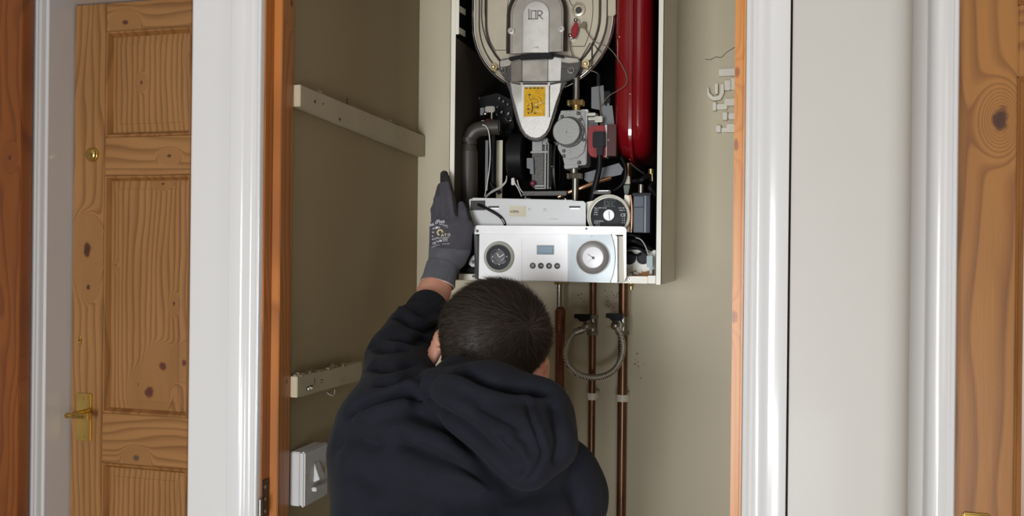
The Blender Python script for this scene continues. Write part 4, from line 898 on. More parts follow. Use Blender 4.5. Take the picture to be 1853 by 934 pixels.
# ------------------------------------------------ grey control bracket
YS = 1.632
bk = MB(); bk.pxprism([(851, 360), (1056, 364), (1060, 368), (1060, 420), (862, 420), (850, 386), (849, 362)], YS, YS + .0015)
bk.pxprism([(855, 358), (1036, 362), (1040, 365), (855, 362)], YS + .0015, YS + .02)
br_ = part(bk, 'mounting_bracket', 'sheet', bevel=.0004)
part(MB().rect(851.5, 363, 878, 380.5, YS - .0006, YS), 'cut_out', 'ink', br_)
part(MB().rect(884, 373, 903, 376, YS - .0006, YS).rect(1030, 373, 1050, 376, YS - .0006, YS), 'slot', 'ink', br_)
part(MB().rect(886, 376, 903, 379, YS - .0012, YS).rect(1032, 376, 1049, 379, YS - .0012, YS), 'slot_lip', 'panel', br_)
stk = part(MB().rect(921, 373, 952, 392, YS - .0005, YS), 'sticker', 'tape', br_)
tt = MB(); add_text(tt, '62B96', 931, 383, YS - .0008, 4.6, .0002, rot=-.03, bold=.00002); part(tt, 'sticker_print', 'ink', br_)
ln = MB()
for i in range(2): stroke(ln, [(958 + 28 * i + 2.2 * math.cos(a), 379 + i * .6 + 2.2 * math.sin(a)) for a in [2 * math.pi * k / 10 for k in range(11)]], .5, YS - .0004, .0003)
stroke(ln, [(995 + 2 * i, 397 - (i % 2) * 1.2) for i in range(9)], .5, YS - .0004, .0003)
part(ln, 'pencil_marks', mat('pencil_grey', (.36, .36, .35), .6), br_)
part(MB().tube([P(865, 370, YS - .002), P(878, 376, YS - .006), P(893, 384, YS - .006), P(906, 393, YS - .004), P(913, 404, YS - .003), P(914, 414, YS + .004)], .0027, 12), 'panel_cable', 'black')
part(MB().tube([P(908, 396, YS - .008), P(911, 400, YS - .0075), P(913, 405, YS - .006)], .0012, 8), 'cable_sheen_strip', 'wiregrey')
part(MB().tube([P(1018, 361, YS + .004), P(1021, 359, YS), P(1024, 361, YS), P(1023, 364, YS)], .0008, 6), 'bracket_hook', 'steel', br_)
# left catch beside the panel
part(MB().pxprism([(849, 470), (856, 462), (862, 462), (862, 483), (853, 483), (848, 478)], YS - .002, YS + .004), 'catch', 'sheet', bevel=.0008)
part(MB().disc(857, 474, YS - .003, 3.4, -.001, .001), 'catch_screw', 'darkalloy')
part(MB().pxprism([(832, 484), (856, 484), (862, 494), (832, 495)], Y0 + .02, Y0 + .03), 'lower_block', 'black', bevel=.001)
# ------------------------------------------------ control panel
YP_ = 1.603
cpn = MB()
def rr_px(pts, Y): return [P(u, v, Y) for u, v in pts]
up = [(857, 424), (857, 413), (859, 409.5), (863, 408), (1126, 410), (1131, 411.5), (1133.5, 416), (1133.5, 425)]
cpn.prism(rr_px(up, YP_ + .004), (0, .004, 0))
flange = part(cpn, 'panel_flange', 'panel', bevel=.0008)
for u, v in ((864, 418), (1061, 414)): part(MB().disc(u, v, YP_ + .004, 2.6 if u < 900 else 2.0, -.0004, .002, 16), 'screw_hole', 'darkalloy', flange)
body = [(867, 424), (869, 422.5), (1110, 424), (1117, 428), (1117, 511.5), (866, 506.5)]
cpan = part(MB().prism(rr_px(body, YP_), (0, .03, 0)), 'control_panel', 'panel', bevel=.0012)
# angled cheeks
ck = MB(); ck.prism([P(857.5, 424, YP_ + .005), P(866, 427, YP_ + .003), P(866, 506, YP_ + .003), P(859, 504, YP_ + .028)], (0, .003, 0)); part(ck, 'panel_cheek', 'greysheet', cpan)
part(MB().pxprism([(863.2, 427), (866, 427), (866, 506), (864, 506)], YP_ + .0005, YP_ + .003), 'panel_cheek_edge', 'ink', cpan)
ck = MB(); ck.prism([P(1117, 428, YP_ + .002), P(1133.5, 427, YP_ + .006), P(1133, 500, YP_ + .012), P(1130, 510, YP_ + .012), P(1117, 511, YP_ + .002)], (0, .003, 0)); part(ck, 'panel_cheek', 'cream', cpan)
part(MB().pxprism([(1117, 428), (1119.5, 429), (1119.5, 511), (1117, 511)], YP_ + .0008, YP_ + .004), 'panel_cheek_edge', 'darkalloy', cpan)
part(MB().pxprism([(1127.5, 424), (1133.3, 420), (1133.3, 500), (1130, 508)], YP_ + .003, YP_ + .006), 'panel_cheek_rim', 'panel', cpan)
sr = MB()
sr.pxprism([(944, 432), (944.5, 432), (944.5, 507.8), (944, 507.8)], YP_ - .0002, YP_ + .001)
part(sr, 'seam', mat('soft_grey_seam', (.66, .66, .66), .6), cpan)
part(MB().pxprism([(1027.6, 424), (1028.6, 424), (1028.6, 510), (1027.6, 510)], YP_ - .0002, YP_ + .001), 'seam', mat('grey_seam', (.40, .40, .40), .6), cpan)
arc = [(1106, 424), (1110, 436), (1112.6, 450), (1113.6, 466), (1112.4, 482), (1109.5, 497), (1104.5, 511)]
part(MB().prism(rr_px([(1029.5, 424.6), (1106, 424.6)] + arc[1:-1] + [(1104.5, 510.6), (1029.5, 509.6)], YP_ - .0006), (0, .0012, 0)), 'gauge_fascia', 'silver', cpan)
ac = MB()
for a, b in zip(arc[:-1], arc[1:]): stroke(ac, [a, b], 1.3, YP_ - .0007, .001)
part(ac, 'fascia_shadow_gap', 'darkalloy', cpan)
part(MB().disc(1071, 428, YP_ - .0008, .9, -.0002, .001, 10), 'pilot_dot', 'grey_button', cpan)
def roundel(u, v, prof, m, nm, par): return part(MB().lathe(P(u, v, YP_), (0, -1, 0), [(px(r_, u, v, YP_), h) for r_, h in prof], 64), nm, m, par)
tm = roundel(903.5, 465, [(28.4, -.001), (28.2, .003), (26.5, .0045), (24, .0042), (23, .002), (0, .002)], 'dialring', 'timer', cpan)
roundel(903, 465.5, [(22.6, .0015), (22.4, .003), (21, .0032), (0, .0032)], 'dial', 'timer_face', tm)
roundel(902, 465, [(14.5, .003), (14.2, .0045), (0, .0048)], mat('charcoal_centre', (.07, .07, .08), .45), 'timer_centre', tm)
ti = MB()
for k in range(32):
    a = 2 * math.pi * k / 32; r0_ = 18.2 if k % 4 else 17; stroke(ti, [(903 + r0_ * math.cos(a), 465.5 + r0_ * math.sin(a)), (903 + 20.6 * math.cos(a), 465.5 + 20.6 * math.sin(a))], .7, YP_ - .0035, .0005)
part(ti, 'timer_ticks', mat('tick_black', (.008, .008, .01), .5), tm)
hd = MB(); yh = YP_ - .0052
stroke(hd, [(899.5, 459), (903.5, 466), (911, 460.5)], 1.5, yh, .0006)
for (u, v) in ((903, 451.5), (891, 464.5), (917, 464.5), (891.5, 473), (903.5, 479)): hd.rect(u - .9, v - .9, u + .9, v + .9, yh, yh + .0012)
stroke(hd, [(906, 472), (909, 470), (911, 467)], .7, yh, .0005); stroke(hd, [(909, 477), (912, 475.5), (915, 472.5)], .7, yh, .0005)
part(hd, 'timer_hands', 'print_white', tm)
bh = MB(); stroke(bh, [(889, 464), (892, 458), (895, 455), (901, 453)], 2.2, yh, .0006); stroke(bh, [(893, 468), (896, 473), (899, 475)], 1., yh, .0006); part(bh, 'timer_pointer', 'ink', tm)
lc = part(MB().rect(971, 443.5, 1002.5, 461, YP_ - .0012, YP_ + .001), 'display_frame', 'bluewhite', cpan, bevel=.0006)
part(MB().rect(973, 446, 1000.5, 459, YP_ - .0016, YP_), 'display', 'lcd', cpan, bevel=.0004)
stl = MB(); stroke(stl, [(973, 445), (975, 455), (979, 459), (994, 459.5), (999, 456), (1001, 446)], .5, YP_ - .0019, .0003); part(stl, 'display_edge_line', 'dialring', cpan)
for i, u in enumerate((964.2, 978.8, 993.6, 1008.4)):
    b_ = roundel(u, 480.8 + (u - 964) * .012, [(5.5, -.001), (5.3, .0014), (4.6, .0019), (0, .0020)], 'grey_button', 'button', cpan)
    if i == 0: roundel(u, 480.8, [(3.2, .0018), (3, .0024), (0, .0025)], mat('pale_button_cap', (.32, .31, .31), .5), 'button_cap', b_)
    else:
        g = MB(); v = 481 + (u - 964) * .012
        stroke(g, [(u - 1.9, v), (u + 1.9, v)], 1.1, YP_ - .0023, .0004)
        if i == 2: stroke(g, [(u, v - 1.9), (u, v + 1.9)], 1.1, YP_ - .0023, .0004)
        if i == 3: stroke(g, [(u + 2.4, v - 1.8), (u + 2.4, v)], .8, YP_ - .0023, .0004); stroke(g, [(u - 1.2, v - 1.4), (u - 2.4, v), (u - 1.2, v + 1.4)], .8, YP_ - .0023, .0004)
        part(g, 'button_symbol', 'print_white', b_)
gg = roundel(1073, 466, [(31, -.001), (30.8, .0034), (29.6, .0036), (29, .0032), (19.2, .0010), (0, .0010)], 'gaugering', 'pressure_gauge', cpan)
part(MB().tube([P(1073, 466, YP_ - .0034) + Vector((px(30.6, 1073, 466, YP_) * math.cos(a), 0, px(30.6, 1073, 466, YP_) * math.sin(a))) for a in [2 * math.pi * i / 64 for i in range(64)]], .0005, 6, 1, closed=True), 'gauge_rim', 'panel', gg)
roundel(1073, 466, [(19, .0008), (18.8, .0012), (18, .0013), (0, .0013)], 'dialwhite', 'gauge_face', gg)
nd = MB(); yn = YP_ - .0018
stroke(nd, [(1073.5, 466.8), (1064, 460.2)], 1.1, yn, .0005); nd.disc(1073.5, 466.8, yn, 2.7, 0, .0008, 20)
part(nd, 'gauge_needle', 'grey_button', gg)
nd = MB(); stroke(nd, [(1073, 467), (1062.5, 475.5)], .7, yn + .0003, .0004)
for k in range(15):
    a = R(135 + 270 * k / 14); stroke(nd, [(1073 + 16 * math.cos(a), 466 + 16 * math.sin(a)), (1073 + 17 * math.cos(a), 466 + 17 * math.sin(a))], .4, yn + .0003, .0004)
part(nd, 'gauge_scale', mat('mid_grey_print', (.42, .42, .44), .6), gg)
# ================================================================ THE PERSON  (surfaces grown from smooth distance fields)
def A3(v): return np.array(tuple(v), dtype=np.float32)
def cap(a, b, ra, rb=None):
    a, b = A3(a), A3(b); rb = ra if rb is None else rb; ba = b - a; bb = float(ba @ ba) + 1e-9
    def f(p):
        h = np.clip(((p - a) @ ba) / bb, 0, 1); return np.linalg.norm(p - a - h[:, None] * ba, axis=1) - (ra + (rb - ra) * h)
    return f
def ell(c, r, ax=None):
    c, r = A3(c), A3(r); Mx = np.eye(3, dtype=np.float32) if ax is None else np.array([tuple(a) for a in ax], dtype=np.float32).T
    def f(p):
        q = (p - c) @ Mx; k0 = np.linalg.norm(q / r, axis=1); k1 = np.linalg.norm(q / (r * r), axis=1) + 1e-9; return k0 * (k0 - 1) / k1
    return f
def rbox(c, h, rd, ax=None):
    c, h = A3(c), A3(h); Mx = np.eye(3, dtype=np.float32) if ax is None else np.array([tuple(a) for a in ax], dtype=np.float32).T
    def f(p):
        q = np.abs((p - c) @ Mx) - h + rd; return np.linalg.norm(np.maximum(q, 0), axis=1) + np.minimum(q.max(1), 0) - rd
    return f
def smin(a, b, k): h = np.clip(.5 + .5 * (b - a) / k, 0, 1); return b + (a - b) * h - k * h * (1 - h)
def smax(a, b, k): return -smin(-a, -b, k)
def union(fs, k):
    def f(p):
        d = fs[0](p)
        for g in fs[1:]:
            if isinstance(g, tuple): d = smin(d, g[0](p), g[1])
            else: d = smin(d, g(p), k)
        return d
    return f
def surface(f, lo, hi, h):
    lo, hi = A3(lo), A3(hi); B = 6; n = (np.ceil((hi - lo) / h / B).astype(int)) * B
    cs = [np.arange(0, n[i] + 1, B) * h + lo[i] for i in range(3)]
    cc = [np.arange(0, n[i] // B) * (B * h) + lo[i] + B * h / 2 for i in range(3)]
    g = np.stack(np.meshgrid(*cc, indexing='ij'), -1).reshape(-1, 3).astype(np.float32)
    d = f(g); act = np.abs(d) < B * h * 1.25
    V = np.repeat(np.repeat(np.repeat(np.sign(d).reshape(n // B).astype(np.float32), B, 0), B, 1), B, 2)
    idx = np.argwhere(act.reshape(n // B)); off = np.stack(np.meshgrid(*[np.arange(B)] * 3, indexing='ij'), -1).reshape(-1, 3)
    for s in range(0, len(idx), 4000):
        gi = (idx[s:s + 4000, None] * B + off[None]).reshape(-1, 3); V[gi[:, 0], gi[:, 1], gi[:, 2]] = f((gi * h + lo).astype(np.float32))
    ins = V < 0
    c = [V[i:V.shape[0] - 1 + i, j:V.shape[1] - 1 + j, k:V.shape[2] - 1 + k] for i in (0, 1) for j in (0, 1) for k in (0, 1)]
    s = sum((q < 0).astype(np.int8) for q in c); cells = np.argwhere((s > 0) & (s < 8))
    vals = np.stack([q[cells[:, 0], cells[:, 1], cells[:, 2]] for q in c], 1)
    cor = np.array([(i, j, k) for i in (0, 1) for j in (0, 1) for k in (0, 1)], float)
    acc = np.zeros((len(cells), 3)); cnt = np.zeros(len(cells))
    for a in range(8):
        for b in range(a + 1, 8):
            if np.abs(cor[a] - cor[b]).sum() != 1: continue
            va, vb = vals[:, a], vals[:, b]; m = (va < 0) != (vb < 0)
            t = np.where(m, va / np.where(m, va - vb, 1), 0); acc += m[:, None] * (cor[a] + (cor[b] - cor[a]) * t[:, None]); cnt += m
    verts = (cells + acc / cnt[:, None]) * h + lo
    num = -np.ones(c[0].shape, np.int32); num[cells[:, 0], cells[:, 1], cells[:, 2]] = np.arange(len(cells))
    faces = []
    for ax in range(3):
        u, w = (ax + 1) % 3, (ax + 2) % 3
        sl0 = [slice(None)] * 3; sl1 = [slice(None)] * 3; sl0[ax] = slice(0, -1); sl1[ax] = slice(1, None)
        x = ins[tuple(sl0)] != ins[tuple(sl1)]; e = np.argwhere(x)
        e = e[(e[:, u] > 0) & (e[:, w] > 0) & (e[:, u] < num.shape[u]) & (e[:, w] < num.shape[w])]
        du = np.zeros(3, int); du[u] = 1; dw = np.zeros(3, int); dw[w] = 1
        q = [num[tuple((e - k).T)] for k in (du * 0, du, du + dw, dw)]
        q = np.stack(q, 1); fl = ins[tuple(e.T)]; q[~fl] = q[~fl][:, ::-1]; faces.append(q)
    faces = np.concatenate(faces); faces = faces[(faces >= 0).all(1)]
    return verts, faces
def raw_mesh(name, v, f, m, parent):
    off = np.array(tuple(wpos(parent))); me = bpy.data.meshes.new(name); me.from_pydata((np.asarray(v) - off).tolist(), [], [tuple(map(int, q)) for q in f]); me.update()
    me.polygons.foreach_set('use_smooth', [True] * len(me.polygons)); me.materials.append(m)
    o = bpy.data.objects.new(name, me); COL.objects.link(o); o.parent = parent; return o
def normals(v, f):
    n = np.zeros_like(v); q = v[f]; fn = np.cross(q[:, 2] - q[:, 0], q[:, 3] - q[:, 1])
    for k in range(4): np.add.at(n, f[:, k], fn)
    return n / (np.linalg.norm(n, axis=1)[:, None] + 1e-12)
def smooth_mesh(v, f, it=3):
    e = np.concatenate([f[:, [0, 1]], f[:, [1, 2]], f[:, [2, 3]], f[:, [3, 0]]])
    for _ in range(it):
        a = np.zeros_like(v); c = np.zeros(len(v)); np.add.at(a, e[:, 0], v[e[:, 1]]); np.add.at(c, e[:, 0], 1); np.add.at(a, e[:, 1], v[e[:, 0]]); np.add.at(c, e[:, 1], 1)
        v = v * .4 + .6 * a / np.maximum(c, 1)[:, None]
    return v
def bvh(v, f): return BVHTree.FromPolygons([tuple(x) for x in v], [tuple(map(int, q)) for q in f])
def hit(tree, u, v):
    d = (P(u, v, 1.0) - cam_loc).normalized(); return tree.ray_cast(cam_loc, d)[:2]
def seg_dist(v, pts):
    best = np.full(len(v), 9.)
    for a, b in zip(pts[:-1], pts[1:]):
        a, b = np.array(tuple(a)), np.array(tuple(b)); ba = b - a; h = np.clip(((v - a) @ ba) / (ba @ ba + 1e-12), 0, 1)
        best = np.minimum(best, np.linalg.norm(v - a - h[:, None] * ba, axis=1))
    return best
def crease(v, f, tree, px_pts, width, amp):
    """press (amp<0) or raise (amp>0) a fold following a line on the cloth"""
    hs = [hit(tree, *q)[0] for q in px_pts]; hs = [q for q in hs if q is not None]
    if len(hs) < 2: return v
    hs = catmull([Vector(q) for q in hs], 4); d = seg_dist(v, hs); w = np.exp(-(d / width) ** 2) * amp * 2.0
    near = w != 0; n = normals(v, f); return v + n * w[:, None]

# skin, hair, cloth
def skin():
    t = NT('skin'); g = t.n('ShaderNodeNewGeometry').outputs['Position']; n_ = t.noise(g, 30, 4); t.l(t.ramp(n_, [(.3, rgb(206, 140, 116)), (.7, rgb(226, 168, 144))]), t.b.inputs['Base Color'])
    t.b.inputs['Roughness'].default_value = .5; t.b.inputs['Subsurface Weight'].default_value = .2; t.b.inputs['Subsurface Radius'].default_value = (.01, .004, .002); t.b.inputs['Subsurface Scale'].default_value = .5
    t.bump(t.noise(g, 500, 2), .15, .0005); return t.m
def cloth(name, c, fuzz=.15, sc=900, b=.35):
    t = NT(name); g = t.n('ShaderNodeNewGeometry').outputs['Position']; n1 = t.noise(g, 25, 3); n2 = t.noise(g, sc, 2)
    t.l(t.ramp(t.math('ADD', t.math('MULTIPLY', n1, .5), t.math('MULTIPLY', n2, .5)), [(.3, tuple(x * .75 for x in c) + (1,)), (.7, tuple(x * 1.3 for x in c) + (1,))]), t.b.inputs['Base Color'])
    t.b.inputs['Roughness'].default_value = .88; t.b.inputs['Specular IOR Level'].default_value = .25
    t.b.inputs['Sheen Weight'].default_value = fuzz; t.b.inputs['Sheen Roughness'].default_value = .5
    t.bump(n2, b, .0008); return t.m
M['skin'] = skin()
M['hoodie'] = cloth('navy_black_fleece', (.0062, .0072, .0120), .02)
M['glove'] = cloth('grey_knit_glove', (.062, .058, .069), .1, 1400, .5)
M['glovecoat'] = cloth('dark_foam_glove_palm', (.022, .022, .020), .02, 700)
M['cuff'] = cloth('grey_knit_cuff', (.095, .095, .108), .1, 1400, .5)
M['trousers'] = cloth('dark_work_trousers', (.02, .02, .024))
M['boot'] = mat('brown_work_boot', (.09, .05, .025), .5)
M['hair'] = mat('dark_brown_hair', (.02, .015, .012), .6, var=.35, vs_=40)
M['scalp'] = mat('cropped_dark_hair', (.022, .016, .012), .8, spec=.2, var=.35, vs_=160, bump=.5, bs=500)

pY = 1.12
person = empty('person', (P(850, 860, pY).x, pY, 0), 'person in black hooded sweatshirt and grey gloves, seen from behind, reaching up to the boiler', 'person')

# head frame
Hc = P(888, 636, 1.32)
up = Vector((.17, .36, .92)).normalized(); fw = Vector((-.22, .95, -.30)); fw = (fw - up * fw.dot(up)).normalized(); rt = fw.cross(up).normalized()
def hl(x, y, z): return Hc + rt * x + fw * y + up * z
hax = (rt, fw, up)
Hs = 1.0
cran = [ell(hl(0, .0, .022), (.0735, .094, .080), hax), ell(hl(0, -.028, .012), (.0695, .068, .07), hax)]
nb = P(872, 745, 1.215)       # neck base
neck = cap(hl(0, -.018, -.045), nb, .056, .064)
face = [ell(hl(0, .035, -.045), (.058, .062, .066), hax), ell(hl(0, .062, -.088), (.032, .03, .022), hax),
        (cap(hl(0, .098, .002), hl(0, .118, -.034), .008, .013), .012), (ell(hl(0, .083, .018), (.05, .018, .014), hax), .02), (ell(hl(0, .098, -.062), (.022, .010, .011), hax), .008), (cap(hl(-.04, .07, -.03), hl(.04, .07, -.03), .02), .02)]
def headf(p):
    d = union(cran + [neck] + face, .025)(p)
    for s in (-1, 1):
        d = smax(d, -ell(hl(.031 * s, .103, .0), (.015, .012, .009), hax)(p), .012)
        e = ell(hl(.085 * s, -.004, -.022), (.0095, .023, .036), (rt * .86 + fw * (-.42 * s), fw * .86 + rt * (.42 * s), up))(p)
        e = smax(e, -ell(hl(.091 * s, .0, -.018), (.0055, .012, .020), (rt * .86 + fw * (-.42 * s), fw * .86 + rt * (.42 * s), up))(p), .004)
        d = smin(d, e, .008)
    return d
# joints: L = the raised arm on the left of the photo
shL, elL, wrL, haL = P(697, 778, 1.15), P(722, 640, 1.35), P(786, 528, 1.555), P(812, 440, 1.607)
shR, elR, wrR = P(985, 885, 1.19), P(1015, 985, 1.36), P(935, 725, 1.47)
hip = Vector((person.location.x + .01, .98, .56)); chest = P(850, 860, 1.17)
kL, kR = Vector((hip.x - .14, 1.22, .065)), Vector((hip.x + .13, 1.20, .065))
fL, fR = Vector((kL.x - .01, .78, .06)), Vector((kR.x + .01, .76, .06))
handR = P(925, 665, 1.53)
fing = []
for i, (o, l_) in enumerate(((-.030, .062), (-.010, .072), (.010, .068), (.028, .055))):
    b0 = handR + Vector((o, .012, .045)); fing += [(cap(b0, b0 + Vector((o * .15, .012, l_ * .5)), .0088, .0082), .006), (cap(b0 + Vector((o * .15, .012, l_ * .5)), b0 + Vector((o * .2, -.006, l_ * .95)), .0082, .0070), .004)]
fing += [(cap(handR + Vector((-.035, .0, -.015)), handR + Vector((-.058, .012, .02)), .011, .0095), .008), (cap(handR + Vector((-.058, .012, .02)), handR + Vector((-.060, .010, .045)), .0095, .0078), .004)]
handRf = [rbox(handR + Vector((0, .0, .005)), (.041, .014, .046), .013), cap(wrR, handR + Vector((0, 0, -.03)), .026, .024)] + fing
torso = [ell(chest - Vector((0, 0, .02)), (.135, .08, .14)), cap(chest, hip, .09, .115), ell(hip, (.145, .115, .12)), cap(shL, chest, .048, .07), cap(shR, chest, .044, .06)]
bodyf_ = union(torso + [cap(shL, elL, .042, .036), cap(elL, wrL, .036, .026), cap(wrL, haL - Vector((0, 0, .03)), .0265, .024), cap(shR, elR, .042, .036), cap(elR, wrR, .038, .027),
                cap(hip + Vector((-.08, 0, -.03)), kL, .085, .055), cap(kL, fL, .055, .04), cap(hip + Vector((.08, 0, -.03)), kR, .085, .055), cap(kR, fR, .055, .04)] + handRf, .02)
def bodyf(p): return smin(bodyf_(p), headf(p), .02)
v, f = surface(bodyf, (min(shL.x, elL.x, kL.x) - .14, .66, .0), (max(shR.x, kR.x) + .14, 1.66, 1.52), .0036)
v = smooth_mesh(v, f, 1)
body = raw_mesh('body', v, f, M['skin'], person); skin_tree = bvh(v, f)
for s in (-1, 1):
    eo = MB().sphere(hl(.031 * s, .087, .0), .0115, 12).build('eye', M['dialwhite'], person)
    MB().lathe(hl(.031 * s, .0978, .0), fw, [(.0055, 0), (.005, .0008), (0, .001)], 20).build('iris', M['ink'], eo)

# ---- hair: cropped cap and strands running out from the crown
def capf(p):
    d = smin(union(cran, .03)(p) - .0035, cap(hl(0, -.018, -.045), nb, .0590, .066)(p), .02)
    q = p - A3(Hc); x = q @ A3(rt); y = q @ A3(fw); z = q @ A3(up)
    d = d - .006 * np.clip((z + .01) / .06, 0, 1) * np.clip((y + .11) / .1, .4, 1)
    line = np.where(y < .0, -.122 + np.clip((y + .05) * 1.2, 0, .06), -.028 + np.clip(y - .03, 0, .1) * 1.15)
    ear = np.sqrt((y - .004) ** 2 + ((z + .022) * .8) ** 2) - .027
    d = smax(d, (line - z) * .8, .004); return smax(d, -np.where(np.abs(x) > .05, ear, 1.), .003)
v, f = surface(capf, Hc - Vector((.13, .14, .14)), Hc + Vector((.13, .14, .14)), .003)
v = smooth_mesh(v, f, 1); hn = normals(v, f); htree = bvh(v, f)
crown = hit(htree, 958, 588)[0] or hl(.02, -.08, .05)
crown = np.array(tuple(crown))
cen = v[f].mean(1); area_ = np.linalg.norm(np.cross(v[f[:, 2]] - v[f[:, 0]], v[f[:, 3]] - v[f[:, 1]]), axis=1); fn = hn[f].mean(1)
outer = ((cen - np.array(tuple(Hc))) * fn).sum(1) > 0.02
pr_ = area_ * outer; NS = 34000
pick = rng.choice(len(f), NS, p=pr_ / pr_.sum())
w4 = rng.dirichlet((1, 1, 1, 1), NS); root = (v[f[pick]] * w4[:, :, None]).sum(1); nrm = fn[pick]; nrm /= np.linalg.norm(nrm, axis=1)[:, None]
out = root - crown; dist = np.linalg.norm(out, axis=1); out /= dist[:, None] + 1e-6
tan = out - nrm * (out * nrm).sum(1)[:, None]; tan /= np.linalg.norm(tan, axis=1)[:, None] + 1e-6
sw = np.cross(nrm, tan); tan = tan + sw * (.55 * np.exp(-dist / .03))[:, None] + sw * rng.normal(0, .16, NS)[:, None] + rng.normal(0, .06, (NS, 3))
tan /= np.linalg.norm(tan, axis=1)[:, None]
zl = (root - np.array(tuple(Hc))) @ np.array(tuple(up)); ln = np.clip((zl + .055) / .09, 0, 1); ln = .0035 + .019 * ln ** 1.2
clump = np.sin(root @ np.array([210., 90, 150])) * np.sin(root @ np.array([-80., 170, 190.])); ln *= (1 + .25 * clump + rng.normal(0, .12, NS)); ln = np.maximum(ln, .003)
lift = .20 + .30 * np.exp(-dist / .025) + .12 * clump; wd_ = np.cross(tan, nrm)
K = 3; pts_ = []
for k in range(K + 1):
    t = k / K; c = root + tan * (ln * t)[:, None] + nrm * (ln * lift * (t - .45 * t * t))[:, None] - nrm * .0006; w = (.00042 * (1 - t * .8)); pts_ += [c - wd_ * w, c + wd_ * w]
sv = np.stack(pts_, 1).reshape(-1, 3); base = np.arange(NS)[:, None] * (2 * K + 2); sf = np.concatenate([base + np.array([[2 * k, 2 * k + 1, 2 * k + 3, 2 * k + 2]]) for k in range(K)])
hair = raw_mesh('hair', v, f, M['scalp'], person)
def hairmat():
    t = NT('hair_strands'); g = t.n('ShaderNodeNewGeometry'); n_ = t.n('ShaderNodeNewGeometry').outputs['Random Per Island']
    t.l(t.ramp(n_, [(.0, (.012, .009, .007, 1)), (.6, (.030, .021, .015, 1)), (.96, (.052, .038, .028, 1)), (1, (.09, .07, .055, 1))]), t.b.inputs['Base Color'])
    t.b.inputs['Roughness'].default_value = .5; t.b.inputs['Specular IOR Level'].default_value = .3; return t.m
M['strand'] = hairmat()
so = raw_mesh('hair_strands', sv, sf, M['strand'], hair); so['kind'] = 'stuff'

# ---- hoodie
sleeveL = [cap(P(722, 765, 1.15), P(722, 652, 1.335), .068, .054), cap(P(722, 648, 1.335), P(750, 596, 1.44), .053, .045), cap(P(750, 598, 1.43), P(768, 572, 1.475), .043, .037)]
hood_torso = [ell(P(845, 905, 1.17), (.165, .112, .185)), cap(P(842, 1000, 1.13), hip + Vector((0, 0, .06)), .135, .15), cap(P(702, 805, 1.16), P(840, 850, 1.16), .080, .10), cap(P(994, 892, 1.19), P(850, 850, 1.16), .066, .10),
              cap(P(706, 800, 1.155), P(686, 860, 1.17), .068, .064), cap(P(845, 760, 1.17), P(845, 850, 1.16), .072, .10), (ell(P(690, 1000, 1.12), (.07, .09, .16)), .04)]
sleeveR = [cap(P(1004, 895, 1.19), P(1015, 985, 1.34), .066, .056), cap(P(1015, 985, 1.34), wrR + (elR - wrR) * .14, .055, .036)]
def hoodf0(p):
    d = union(hood_torso + sleeveR, .035)(p); a = union(sleeveL, .012)(p); d = smin(d, a, .028)
    # end the body at the hem and cut the neck opening
    d = smax(d, (hip.z - .03 - p[:, 2]), .01)
    n3 = np.sin(p[:, 0] * 38 + 4 * np.sin(p[:, 2] * 17)) * np.sin(p[:, 2] * 30 + 3 * np.sin(p[:, 0] * 21 + 1)) * .0022
    return d + n3
v, f = surface(hoodf0, (shL.x - .22, .70, .45), (shR.x + .20, 1.60, 1.42), .0045)
v = smooth_mesh(v, f, 2); tr = bvh(v, f)
for pts__, w, a in (([(755, 745), (800, 765), (850, 800), (890, 845), (930, 880)], .012, -.010), ([(737, 800), (790, 822), (850, 842), (900, 862)], .010, -.007), ([(740, 785), (790, 805), (850, 828), (900, 850)], .009, .005),
                    ([(640, 740), (690, 720), (740, 712), (770, 722)], .010, -.008), ([(650, 760), (690, 742), (735, 730)], .008, .005), ([(700, 706), (735, 694), (752, 700)], .007, .005),
                    ([(668, 620), (700, 632), (730, 628)], .009, -.007), ([(690, 585), (716, 610), (745, 618), (772, 612)], .008, -.006), ([(672, 660), (710, 668), (745, 655)], .009, -.007), ([(688, 690), (720, 690), (748, 672)], .009, -.006),
                    ([(718, 572), (745, 590), (770, 598), (790, 590)], .006, -.006), ([(725, 560), (750, 578), (775, 585), (795, 575)], .006, .004),
                    ([(640, 850), (700, 880), (760, 890), (840, 892)], .014, -.004), ([(820, 905), (900, 895), (980, 890), (1030, 880)], .012, -.004), ([(610, 800), (640, 790), (680, 800)], .012, -.005),
                    ([(1040, 790), (1045, 830), (1040, 880), (1052, 925)], .012, -.006), ([(700, 920), (800, 930), (900, 915)], .02, -.004), ([(660, 790), (720, 775), (760, 790), (800, 800)], .012, .004)):
    v = crease(v, f, tr, pts__, w, a)
v = smooth_mesh(v, f, 1)
hoodie = raw_mesh('hoodie', v, f, M['hoodie'], person)
# ribbed cuff of the raised sleeve
ca, cb_ = P(759, 584, 1.450), P(777, 556, 1.500); axc = (cb_ - ca).normalized(); e1 = axc.orthogonal().normalized(); e2 = axc.cross(e1); rg = []
for k, (t, r_) in enumerate(((0, .0345), (.1, .0372), (.5, .0378), (.9, .0372), (1, .0360), (1, .0325), (.6, .0315))):
    rg.append([ca + axc * ((cb_ - ca).length * t) + (e1 * math.cos(a) + e2 * math.sin(a)) * (r_ + .0006 * math.cos(a * 36)) for a in [2 * math.pi * i / 144 for i in range(144)]])
MB().loft(rg, cap=False).build('cuff', M['hoodie'], hoodie)
